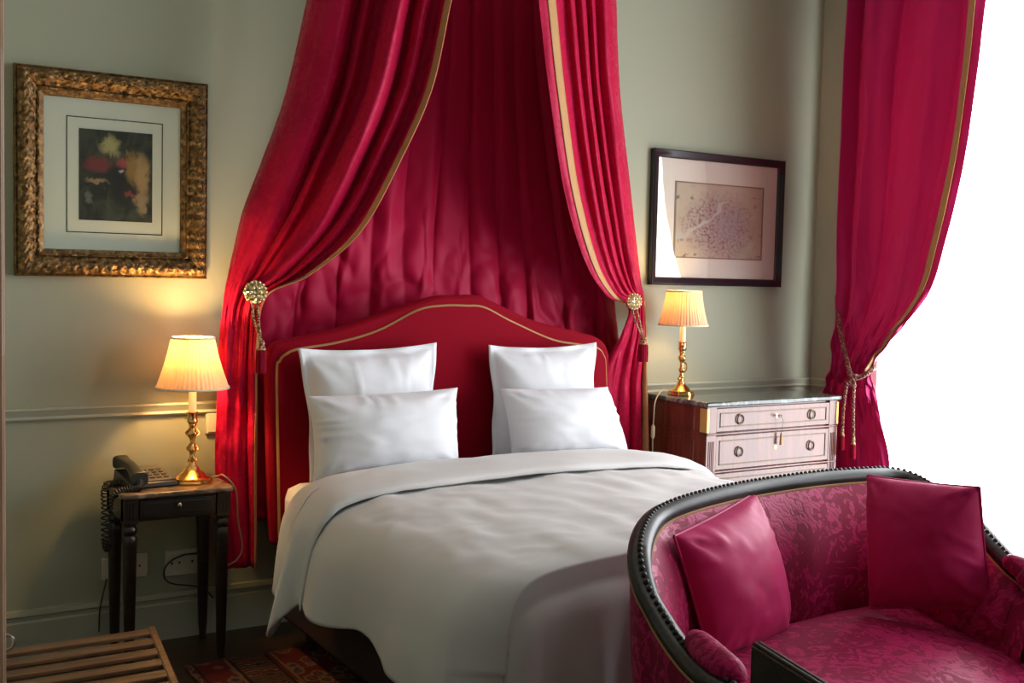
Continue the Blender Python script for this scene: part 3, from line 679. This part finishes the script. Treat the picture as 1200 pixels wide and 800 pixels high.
# lamps
def lamp(label, c, base_r, base_prof, candle, shade, rt, rb, watt, twist):
    c = Vector(c)+Vector((0, 0, .0006)); t = thing('table_lamp', label, 'lamp', c)
    n = 40; rows = []
    prof = [(base_r, 0), (base_r*1.02, .006), (base_r*.94, .012), (base_r*.96, .017), (base_r*.74, .023), (base_r*.62, .034), (base_r*.40, .042), (base_r*.30, .055)]
    MB().lathe(c, prof, n, lambda j, n_, z: 1+(.035*math.cos(j*8*2*math.pi/n_) if z < .02 else 0)).build('base', MT['brass'], t, smooth=50)
    h = candle[0]
    st = []
    for k in range(60):
        z = .05+(h-.05)*k/59; u = k/59
        r = .0075+.0105*math.exp(-((u-.74)/.09)**2)+.007*math.exp(-((u-.40)/.06)**2)+.009*math.exp(-((u-.0)/.10)**2)+.006*math.exp(-((u-.93)/.05)**2)+.004*math.exp(-((u-.2)/.05)**2)
        st.append((r, z))
    rows = []
    for k, (r, z) in enumerate(st):
        rows.append([c+Vector((math.cos(2*math.pi*j/24)*r*(1+.07*twist*math.cos(3*(2*math.pi*j/24)+k*.22)), math.sin(2*math.pi*j/24)*r*(1+.07*twist*math.cos(3*(2*math.pi*j/24)+k*.22)), z)) for j in range(24)])
    sb = MB().grid(rows, True, True)
    if twist:                                                # spiralling leaves round the stem
        for k in range(2):
            sb.tube([c+Vector((math.cos(q*.16+k*math.pi)*(st[8+q][0]+.004), math.sin(q*.16+k*math.pi)*(st[8+q][0]+.004), st[8+q][1])) for q in range(44)], .0026, 6)
    else:                                                    # little scroll handle
        sb.tube([c+Vector((.016*math.cos(q)+.012, 0, h*.60+.022*math.sin(q))) for q in [R(-80+20*i) for i in range(9)]], .0028, 6)
        sb.ball(c+Vector((-.017, -.004, h*.36)), .007)
    sb.build('stem', MT['brass'], t, smooth=50)
    MB().lathe(c, [(.0155, h-.006), (.019, h+.001), (.0165, h+.006), (.017, h+.028), (.020, h+.032), (.012, h+.034)], 24).build('candle_cup', MT['brass'], t, smooth=50)
    MB().lathe(c, [(.0125, h+.03), (.0125, candle[1])], 20).build('candle_sleeve', MT['candle'], t)
    z0, z1 = shade; n = 288
    def wob(j, n_, z): return 1+.014*math.cos(j*2*math.pi*48/n_)+.006*math.sin(j*.7)
    k = 10; pf = [(rb+(rt-rb)*q/k-.004*math.sin(math.pi*q/k), z0+(z1-z0)*q/k) for q in range(k+1)]
    sh = MB().grid([[c+Vector((math.cos(2*math.pi*j/n)*r*wob(j, n, z), math.sin(2*math.pi*j/n)*r*wob(j, n, z), z)) for j in range(n)] for r, z in pf], True).build('lamp_shade', MT['shade'], t, smooth=60)
    for r, z in ((rb, z0), (rt, z1)):
        MB().tube([c+Vector((math.cos(2*math.pi*j/48)*r, math.sin(2*math.pi*j/48)*r, z)) for j in range(49)], .0042, 6, caps=False).build('shade_binding', MT['candle'], sh)
    MB().ball(c+Vector((0, 0, (z0+z1)/2)), .018, 12, 8).build('bulb', BULB, t)
    wf = MB()
    for j in range(3): wf.tube([c+Vector((0, 0, candle[1]-.004)), c+Vector((math.cos(2.1*j)*rt*.98, math.sin(2.1*j)*rt*.98, z1-.004))], .0012, 5)
    wf.build('shade_carrier', MT['brass'], t)
    l = bpy.data.lights.new('lamp_light', 'POINT'); l.energy = watt; l.color = (1, .58, .22); l.shadow_soft_size = .03
    lo = bpy.data.objects.new('lamp_light', l); COL.objects.link(lo); lo.parent = t; lo.location = T(c+Vector((0, 0, (z0+z1)/2+.032)))-T(c)
    return t
def bulbmat():
    M = bpy.data.materials.new('lit_bulb'); M.use_nodes = True; b = M.node_tree.nodes['Principled BSDF']
    b.inputs['Emission Color'].default_value = (1, .7, .35, 1); b.inputs['Emission Strength'].default_value = 6; return M
BULB = bulbmat()
l1c = Vector((1.050, 3.715, NZ)); l2c = Vector((3.185, 3.715, .90))
lp1 = lamp('lit brass lamp with a spiral stem and pleated cream shade, on the nightstand', l1c, .065, None, (.206, .325), (.322, .488), .070, .118, 19.0, 1)
lp2 = lamp('lit brass lamp with a pleated cream shade, on the marble topped chest of drawers', l2c, .056, None, (.200, .310), (.306, .452), .076, .107, 8.0, 0)
MB().tube(catmull([l1c+Vector((.05, -.005, .012)), l1c+Vector((.085, -.02, .020)), P(262, 557, 'Y', 3.66), P(276, 573, 'Y', 3.66), P(279, 610, 'Y', 3.67), P(284, 640, 'Y', 3.68), P(278, 655, 'Y', 3.68), P(264, 664, 'Y', 3.68)], 60), .0026, 6).build('lamp_cord', MT['cord_pale'], lp1)
sw = catmull([l2c+Vector((-.055, .0, .03)), P(776, 457, 'Y', 3.72), P(768, 470, 'Y', 3.60), P(766, 490, 'Y', 3.60), P(765, 515, 'Y', 3.62), P(764, 570, 'Y', 3.70)], 60)
MB().tube(sw, .0026, 6).build('lamp_cord', MT['cord_pale'], lp2)
MB().tube([P(765.5, 497, 'Y', 3.602), P(765.3, 500, 'Y', 3.602), P(765, 511, 'Y', 3.604), P(765, 514, 'Y', 3.604)], [.003, .0085, .0085, .003], 10).build('cord_switch', MT['cord_pale'], lp2)

# wall plates
def plate(name, label, cat, x0, y0, x1, y1, face):
    a = P(x0, y0, 'Y', 3.9); b = P(x1, y1, 'Y', 3.9); t = thing(name, label, cat, ((a.x+b.x)/2, 3.9, (a.z+b.z)/2))
    MB().box(a.x, b.x, 3.888, 3.9, b.z, a.z).build('plate', MT['plastic_white'], t, bevel=.003); face(t, a, b); return t
def rocker(t, a, b):
    w_ = b.x-a.x; MB().box(a.x+w_*.12, b.x-w_*.12, 3.883, 3.889, b.z+w_*.12, a.z-w_*.12).build('rocker', MT['plastic_white'], t, bevel=.002)
def sockets(k):
    def f(t, a, b):
        for i in range(k):
            cx = a.x+(b.x-a.x)*(i+.5)/k; cz = (a.z+b.z)/2; r = (a.z-b.z)*.36
            mb = MB().grid([[Vector((cx+math.cos(2*math.pi*j/24)*rr, yy, cz+math.sin(2*math.pi*j/24)*rr)) for j in range(24)] for rr, yy in ((r, 3.889), (r, 3.886), (r*.88, 3.886), (r*.84, 3.8885), (.0005, 3.8885))], True)
            mb.build('socket_well', MT['plastic_white'], t)
            for s_ in (-1, 1): MB().tube([(cx+s_*r*.4, 3.890, cz), (cx+s_*r*.4, 3.8875, cz)], r*.13, 8).build('contact_hole', MT['cord_black'], t)
    return f
plate('light_switch', 'ivory wall switch half hidden by the crimson drape, under the chair rail', 'switch', 240.5, 482, 257, 507, rocker)
plate('wall_socket', 'small blank ivory wall plate, at the outer side of the nightstand legs', 'socket', 119, 654, 127, 678, lambda t, a, b: None)
plate('wall_socket', 'single ivory wall socket seen between the nightstand legs', 'socket', 145, 650, 172, 674, sockets(1))
plate('wall_socket', 'double ivory wall socket under the nightstand with a black cable across it', 'socket', 193, 645, 240, 669, sockets(2))
tag(MB().tube(catmull([P(236, 648, 'Y', 3.87), P(215, 650, 'Y', 3.87), P(198, 659, 'Y', 3.87), P(192, 672, 'Y', 3.87), P(200, 683, 'Y', 3.87), P(235, 688, 'Y', 3.87), P(250, 700, 'Y', 3.86)], 50), .0028, 6).build('power_cable', MT['cord_black']), 'black cable looping in front of the double wall socket', 'cable')
tag(MB().tube(catmull([P(125, 678, 'Y', 3.88), P(121, 695, 'Y', 3.86), P(117, 715, 'Y', 3.86), P(116, 740, 'Y', 3.85)], 30), .0028, 6).build('telephone_cable', MT['cord_black']), 'thin black cable dropping from the blank wall plate to the floor', 'cable')

# ================================================================ pictures on the back wall
def picture(name, label, cx0, cx1, cz0, cz1, yb, prof, fm, ornament=0., seg=90):
    """frame swept round the rectangle; prof = (inward, outward-from-wall) points"""
    t = thing(name, label, 'picture', ((cx0+cx1)/2, BY, (cz0+cz1)/2)); mb = MB(); rows_all = []
    W, H = cx1-cx0, cz1-cz0
    pts = []
    for (a, b, k) in (((0, 0), (1, 0), seg), ((1, 0), (1, 1), seg), ((1, 1), (0, 1), seg), ((0, 1), (0, 0), seg)):
        for i in range(k): pts.append((a[0]+(b[0]-a[0])*i/k, a[1]+(b[1]-a[1])*i/k))
    rows = []
    for inn, dep in prof:
        r = []
        for q, (u, v) in enumerate(pts):
            x = cx0+inn+(W-2*inn)*u; z = cz0+inn+(H-2*inn)*v
            o = 0
            if ornament and .008 < inn < .075:
                o = ornament*(.55*abs(math.sin(math.pi*(x+z)*34+3*math.sin(inn*90)))*abs(math.sin(math.pi*(x-z)*34+inn*120))+.5*fbm((x*38, inn*80, z*38), 3))
            r.append(Vector((x, BY-dep-o, z)))
        rows.append(r)
    mb.grid(rows, True); mb.build('frame', fm, t, smooth=40)
    return t
a, b = P(17, 72.5, 'Y', 3.86), P(243.5, 327, 'Y', 3.86)
x0, x1, z1, z0 = a.x, b.x, a.z, b.z
pf = [(0, .001), (0, .028), (.004, .036), (.008, .032)]+[(.010+.0045*i, .034+.020*math.sin(math.pi*(i/13)**.8)) for i in range(14)]+[(.072, .030), (.076, .036), (.081, .036), (.084, .026), (.090, .024), (.098, .020), (.100, .012), (.100, .003)]
def squeeze(pf, k): return [(p*k, d) for p, d in pf]
g = picture('framed_picture', 'picture of dark figures in a wide carved gilt frame, on the wall above the nightstand', x0, x1, z0, z1, 3.9, squeeze(pf, .90), MT['gilt'], .012, 150)
fi = .088
MB().box(x0+fi, x1-fi, BY-.010, BY-.006, z0+fi, z1-fi).build('mount', MT['matboard'], g, smooth=0)
def picrect(x0_, y0_, x1_, y1_, Y=3.892):
    a_, b_ = P(x0_, y0_, 'Y', Y), P(x1_, y1_, 'Y', Y); return a_.x, b_.x, b_.z, a_.z
q = picrect(77.5, 135, 190, 276); th = .0028
MB().box(q[0], q[1], BY-.0112, BY-.010, q[2], q[2]+th).box(q[0], q[1], BY-.0112, BY-.010, q[3]-th, q[3]).box(q[0], q[0]+th, BY-.0112, BY-.010, q[2], q[3]).box(q[1]-th, q[1], BY-.0112, BY-.010, q[2], q[3]).build('ruled_line', MT['black_frame'], g, smooth=0)
q = picrect(92.5, 150, 178, 261)
MB().box(q[0], q[1], BY-.0116, BY-.010, q[2], q[3]).build('print', MT['painting'], g, smooth=0)
MB().box(x0+fi-.002, x1-fi+.002, BY-.0150, BY-.0140, z0+fi-.002, z1-fi+.002).build('glass', MT['glass'], g, smooth=0)
a, b = P(767.5, 173, 'Y', 3.872), P(915.5, 336.5, 'Y', 3.872)
x0, x1, z1, z0 = a.x, b.x, a.z, b.z
pf = [(0, .001), (0, .028), (.004, .031), (.010, .030), (.018, .024), (.028, .022), (.034, .018), (.036, .012), (.036, .003)]
g = picture('framed_map', 'old engraved town map in a thin black frame, above the chest of drawers', x0, x1, z0, z1, 3.9, pf, MT['black_frame'], 0, 8)
fi = .036
MB().box(x0+fi, x1-fi, BY-.010, BY-.006, z0+fi, z1-fi).build('mount', mat('map_mount_card', (.72, .66, .58), .8), g, smooth=0)
q = picrect(791, 211.5, 892, 305.5)
MB().box(q[0], q[1], BY-.0112, BY-.010, q[2], q[3]).build('map_sheet', MT['map'], g, smooth=0)
MB().box(x0+fi-.002, x1-fi+.002, BY-.0150, BY-.0140, z0+fi-.002, z1-fi+.002).build('glass', MT['glass'], g, smooth=0)

# ================================================================ chest of drawers
KX0, KX1, KY0, KY1, KZ = 3.085, 3.885, 3.43, 3.872, .90
ch = thing('chest_of_drawers', 'polished mahogany chest of drawers with a grey marble top and ring handles', 'chest of drawers', ((KX0+KX1)/2, (KY0+KY1)/2, Z0))
MB().box(KX0, KX1, KY0, KY1, KZ-.020, KZ).build('marble_top', MT['marble'], ch, bevel=.006)
bx0, bx1, by0 = KX0+.012, KX1-.012, KY0+.014
MB().box(bx0, bx1, by0+.012, KY1-.008, Z0+.10, KZ-.020).build('carcass', MT['mahogany'], ch, bevel=.003)
zs = [(.772, .872), (.612, .756), (.44, .597), (.265, .425)]
st_w = .052
def ring_handle(parent, x, z, y):
    mb = MB(); mb.tube([Vector((x+.017*math.cos(q), y-.006, z+.020*math.sin(q))) for q in [2*math.pi*i/28 for i in range(29)]], .0032, 8, caps=False)
    mb.build('ring_handle', MT['oldbrass'], parent); 
    MB().grid([[Vector((x+math.cos(2*math.pi*j/16)*r, yy, z+math.sin(2*math.pi*j/16)*r)) for j in range(16)] for r, yy in ((.012, y), (.012, y-.003), (.0005, y-.004))], True).build('back_plate', MT['mahogany'], parent)
MT['mountbrass'] = mat('dull_brass', (.62, .42, .13), .5, .65)
MT['oldbrass'] = mat('tarnished_brass', (.10, .075, .05), .35, 1.)
for k, (z0, z1) in enumerate(zs):
    d = MB().box(bx0+st_w, bx1-st_w, by0-.001, by0+.013, z0, z1).build('drawer', MT['mahogany'], ch, bevel=.003)
    e = .020; f = MB(); xa, xb, za, zb_ = bx0+st_w+e, bx1-st_w-e, z0+e, z1-e; t_ = .004
    for q in ((xa, xb, za, za+t_), (xa, xb, zb_-t_, zb_), (xa, xa+t_, za, zb_), (xb-t_, xb, za, zb_)): f.box(q[0], q[1], by0-.004, by0, q[2], q[3])
    f.build('inlaid_moulding', MT['oldbrass'], d, bevel=.001)
    zc = (z0+z1)/2; wk = bx1-bx0
    for x in (bx0+wk*.235, bx0+wk*.785): ring_handle(d, x, zc, by0-.001)
    if k < 3:
        ec = MB().grid([[Vector((bx0+wk*.51+math.cos(2*math.pi*j/16)*r, yy, zc+.006+math.sin(2*math.pi*j/16)*r*1.3)) for j in range(16)] for r, yy in ((.007, by0-.001), (.007, by0-.003), (.0005, by0-.0035))], True)
        ec.build('keyhole_plate', MT['brass'], d)
for z in (.764, .6045, .4325): MB().box(bx0, bx1, by0-.004, by0+.012, z-.0045, z+.0045).build('dividing_bead', MT['mahogany'], ch, bevel=.003)
for x in (bx0, bx1-st_w):
    fb = MB().box(x-.0015, x+st_w+.0015, by0-.002, by0+.05, Z0+.10, .760)
    for q in range(4): fb.box(x+.010+q*.009, x+.014+q*.009, by0-.0045, by0, .30, .735)
    fb.build('fluted_stile', MT['mahogany'], ch, bevel=.002)
    pb = MB().box(x-.0015, x+st_w+.0015, by0-.002, by0+.05, .768, KZ-.020).build('upper_stile', MT['mahogany'], ch, bevel=.002)
    xo = x-.003 if x == bx0 else x+st_w-.011
    MB().box(xo, xo+.014, by0-.0045, by0+.040, .772, .872).build('corner_mount', MT['mountbrass'], ch, bevel=.002)
    for y in (by0+.03, KY1-.045): MB().lathe((x+st_w/2, y, 0), [(.012, Z0), (.016, Z0+.02), (.024, Z0+.085), (.026, Z0+.10)], 16).build('leg', MT['mahogany'], ch)
sd = MB()
for z0, z1 in ((.772, .872), (.30, .735)):
    for q in ((by0+.075, KY1-.05, z0, z0+.008), (by0+.075, KY1-.05, z1-.008, z1), (by0+.075, by0+.083, z0, z1), (KY1-.058, KY1-.05, z0, z1)): sd.box(bx0-.004, bx0+.002, *q)
sd.box(bx0-.006, bx0+.002, by0+.02, KY1-.01, .758, .770); sd.build('side_moulding', MT['mahogany'], ch, bevel=.002)
kxx = bx0+(bx1-bx0)*.51; kz = .828
ky = thing('drawer_key', 'small key left in the top drawer lock, with a tassel hanging from it', 'key', (kxx, by0-.02, kz))
kb = MB().tube([(kxx, by0-.003, kz), (kxx, by0-.022, kz)], .0022, 6); kb.tube([Vector((kxx+.008*math.cos(q), by0-.024, kz+.006*math.sin(q))) for q in [2*math.pi*i/16 for i in range(17)]], .0016, 6, caps=False); kb.build('key', MT['oldbrass'], ky)
MB().tube(catmull([(kxx+.006, by0-.025, kz-.002), (kxx+.018, by0-.024, kz-.02), (kxx+.016, by0-.018, kz-.075)], 20), .0012, 5).build('string', MT['cord_pale'], ky)
MB().lathe((kxx+.016, by0-.018, kz-.075), [(.0068, -.052), (.0062, -.03), (.0045, -.010), (.0048, -.004), (.0025, 0)], 14).build('tassel', MT['trimgold'], ky)

# ================================================================ settee
rail_px = [(868, 806, .695), (830, 783, .705), (800, 752, .72), (775, 715, .755), (757, 680, .80), (750, 645, .845), (756, 615, .875), (771, 596, .89), (800, 583, .9), (850, 570, .905), (900, 561, .905), (960, 553, .905), (1015, 549, .902), (1044, 549, .896), (1072, 556, .883), (1108, 578, .855), (1140, 605, .82), (1165, 632, .78), (1190, 658, .745), (1215, 680, .715), (1245, 705, .70)]
rail = catmull([P(x, y, 'Z', z) for x, y, z in rail_px], 150)
cen = Vector((1.93, 1.55, 0))
se = thing('settee', 'small settee in raspberry damask with a beaded ebonised wood rail', 'settee', (1.93, 1.65, Z0))
def inward(i):
    t = rail[min(i+1, len(rail)-1)]-rail[max(i-1, 0)]; nrm_ = Vector((-t.y, t.x, 0)).normalized()
    if nrm_.dot(cen-rail[i]) < 0: nrm_ = -nrm_
    return nrm_
NR = len(rail)
INN = [inward(i) for i in range(NR)]
prof = [(-.022, -.030), (-.026, -.012), (-.020, -.004), (-.012, .000), (-.004, -.003), (.004, .002), (.014, -.002), (.022, -.010), (.024, -.022), (.018, -.034)]
rb = MB().grid([[rail[i]+INN[i]*a+Vector((0, 0, b)) for a, b in prof] for i in range(NR)], True, True)
L = 0; bead = []
for i in range(NR-1):
    seg = (rail[i+1]-rail[i]).length; k = 0
    while L < seg:
        u = L/seg; bead.append(rail[i].lerp(rail[i+1], u)+INN[i]*.0); L += .0165
    L -= seg
for p in bead: rb.ball(p+Vector((0, 0, .001)), .0062, 7, 5)
rb.build('carved_rail', MT['setteewood'], se, smooth=50)
SZ = .545
# padded inside of the back and arms
def inner_base(i):
    p = rail[i]+INN[i]*.070; return Vector((p.x, p.y, SZ-.04))
rows = []
for k in range(26):
    v = k/25; r = []
    for i in range(NR):
        a = rail[i]+INN[i]*.020+Vector((0, 0, -.030)); b = inner_base(i); p = a.lerp(b, v)
        r.append(p+INN[i]*(.040*math.sin(math.pi*min(1, v*1.05))**.7))
    rows.append(r)
MB().grid(rows).build('inside_back', MT['damask'], se, smooth=180)
rows = []
for k in range(16):
    v = k/15; r = []
    for i in range(NR):
        a = rail[i]-INN[i]*.020+Vector((0, 0, -.026)); b = rail[i]+INN[i]*.025; b = Vector((b.x, b.y, .36)); p = a.lerp(b, v)
        r.append(p-INN[i]*(.012*math.sin(math.pi*v)))
    rows.append(r)
MB().grid(rows).build('outside_back', MT['damask'], se, smooth=180)
for sgn, dz in ((1, -.033), (-1, -.030)):
    MB().tube([rail[i]+INN[i]*(.022*sgn)+Vector((0, 0, dz)) for i in range(0, NR, 1)], .0032, 6).build('gimp_braid', MT['trimgold'], se)
# seat: domed, filling the plan of the rail
base = [inner_base(i) for i in range(NR)]
FY_ = 1.335
poly = [Vector((p.x, p.y, 0)) for p in base if p.y > FY_+.02]
fl_, frr = poly[0], poly[-1]
front = [frr.lerp(fl_, k/20)+Vector((0, -.05*math.sin(math.pi*k/20)-.02, 0)) for k in range(1, 20)]
poly = poly+front
cc = sum(poly, Vector())/len(poly); rows = []
for k in range(22):
    u = 1-k/21; z = SZ+.055*(1-u**2.4)
    rows.append([Vector((cc.x+(p.x-cc.x)*u*1.02, cc.y+(p.y-cc.y)*u*1.02, z)) for p in poly])
low = [Vector((cc.x+(p.x-cc.x)*1.0, cc.y+(p.y-cc.y)*1.0, SZ-.10)) for p in poly]
mid = [Vector((cc.x+(p.x-cc.x)*1.035, cc.y+(p.y-cc.y)*1.035, SZ-.04)) for p in poly]
MB().grid([low, mid]+rows, True).build('seat', MT['damask'], se, smooth=60)
fr2 = [frr]+front+[fl_]
MB().tube([Vector((p.x, p.y-.004, .385)) for p in fr2], 0, prof=[(-.02, -.035), (.02, -.035), (.024, 0), (.02, .035), (-.02, .035)]).build('seat_rail', MT['setteewood'], se)
rows = [[Vector((p.x, p.y, .36)) for p in poly], [Vector((p.x, p.y, .42)) for p in poly]]
MB().grid(rows, True, True).build('seat_frame', MT['setteewood'], se)
for k, e in ((0, fl_), (NR-1, frr)):
    s_ = rail[k]
    sup = catmull([s_+Vector((0, 0, -.02)), s_+Vector((0, -.035, -.05)), Vector((s_.x*.6+e.x*.4, s_.y-.02, .56)), Vector((e.x, e.y-.03, .44)), Vector((e.x, e.y-.03, .38))], 24)
    MB().tube(sup, [.022]*24, 10).build('arm_support', MT['setteewood'], se)
legs = [Vector((fl_.x+.02, fl_.y, 0)), Vector((frr.x-.02, frr.y, 0)), base[int(NR*.36)]*1., base[int(NR*.63)]*1.]
for p in legs: MB().lathe((p.x, p.y, 0), [(.011, Z0+.0105), (.014, Z0+.05), (.025, .31), (.028, .325), (.022, .335), (.03, .36)], 16).build('leg', MT['setteewood'], se, smooth=50)
def armpad(i0, i1, name):
    rows = []; n = 24
    idx = [i0+(i1-i0)*k/(n-1) for k in range(n)]
    for k, ii in enumerate(idx):
        a = int(ii); p = rail[a].lerp(rail[min(a+1, NR-1)], ii-a); v = k/(n-1); e = max(.02, 1-abs(2*v-1)**3.0)**.5
        nn = INN[a]; t = (rail[min(a+1, NR-1)]-rail[max(a-1, 0)]).normalized(); upv = t.cross(nn); upv = upv if upv.z > 0 else -upv
        c0 = p+nn*.022+upv*.004
        rows.append([c0+nn*math.cos(q)*.030*e+upv*max(math.sin(q), -.3)*.034*e for q in [2*math.pi*j/16 for j in range(16)]])
    MB().grid(rows, True, True).build(name, MT['damask'], se, smooth=180)
armpad(1, 16, 'arm_pad'); armpad(NR-17, NR-2, 'arm_pad')
# cushions on the settee
pillow('cushion', [P(790, 628, 'Z', .845), P(884, 577, 'Z', .880), P(922, 742, 'Z', .565), P(832, 775, 'Z', .565)], .085, .012, MT['cushion'],
       'shiny raspberry silk cushion propped against the settee arm nearest the bed foot', 'cushion', 6.4, 0, 'raspberry cushions', .0045, .03, piping=MT['cushion'])
pillow('cushion', [P(1017, 557, 'Z', .918), P(1148, 571, 'Z', .93), P(1162, 714, 'Z', .625), P(1020, 712, 'Z', .612)], .10, .020, MT['cushion'],
       'square raspberry silk cushion standing in the settee corner towards the window', 'cushion', 8.8, 0, 'raspberry cushions', .004, .02, piping=MT['cushion'])

# ================================================================ chair whose back corner shows in front of the settee
cz = .80
A = P(880, 755, 'Z', cz); Bq = P(951, 800, 'Z', cz); dd = (Bq-A).normalized(); nn = Vector((-dd.y, dd.x, 0)); nn = nn if nn.x > 0 else -nn
wcr = thing('wooden_chair', 'dark polished wooden chair back with a moulded edge, in front of the settee arm', 'chair', A+dd*.22+Vector((0, 0, Z0-cz)))
LN = .44
MB().obox(A+Vector((0, 0, -.36)), dd*LN, nn*.020, Vector((0, 0, .36))).build('back_panel', MT['setteewood'], wcr, bevel=.003)
MB().obox(A+nn*.003, dd*LN, nn*.006, Vector((0, 0, .005))).obox(A+nn*.012, dd*LN, nn*.006, Vector((0, 0, .005))).build('top_moulding', MT['setteewood'], wcr, bevel=.002)
MB().obox(A+dd*.01+Vector((0, 0, .46-cz)), dd*(LN-.02), nn*.40, Vector((0, 0, .03))).build('seat', MT['damask'], wcr, bevel=.01)
for a_, b_ in ((.012, .0), (LN-.042, .0), (.012, .37), (LN-.042, .37)):
    MB().obox(A+dd*a_+nn*b_+Vector((0, 0, Z0+.0105-cz)), dd*.03, nn*.03, Vector((0, 0, .46-Z0-.0105))).build('leg', MT['setteewood'], wcr, bevel=.004)

# ================================================================ luggage rack
lr = thing('luggage_rack', 'slatted brown wooden luggage rack standing by the wall below the gilt picture', 'luggage rack', (.55, 2.75, Z0))
RZ = .43
q0 = P(181.5, 732.5, 'Z', RZ); q1 = P(211, 801, 'Z', RZ); ry = (q1-q0).normalized(); rx = Vector((-1, -.004, 0)).normalized()
ln = .60; wd = .43
def rk(a, b, c): return q0+ry*a+rx*b+Vector((0, 0, c))
for b in (0, wd-.022):
    s_ = MB().obox(rk(0, b, -.030), ry*ln, rx*.020, Vector((0, 0, .030))).build('side_rail', MT['rackwood'], lr, bevel=.004)
for k in range(7):
    a = .012+k*.0835
    MB().obox(rk(a, .012, -.012), ry*.046, rx*(wd-.036), Vector((0, 0, .010))).build('slat', MT['rackwood'], lr, bevel=.002)
for a in (.06, ln-.09):
    for b in (.012, wd-.036):
        other = ln-.06-a
        MB().obox(rk(a, b, Z0-RZ), ry*.026, rx*.022, Vector((0, 0, RZ-Z0-.030))).build('leg', MT['rackwood'], lr, bevel=.003)
for b in (.014, wd-.030): MB().obox(rk(.07, b, -.20), ry*(ln-.14), rx*.012, Vector((0, 0, .022))).build('stretcher', MT['rackwood'], lr, bevel=.003)

# ================================================================ rug
ro = thing('rug', 'patterned red and beige oriental rug on the dark floor beside the bed', 'rug', (.985, .6, Z0))
MB().box(.985, 3.06, .6, 3.56, Z0+.0005, Z0+.0105).build('pile', MT['rug'], ro, bevel=.003)
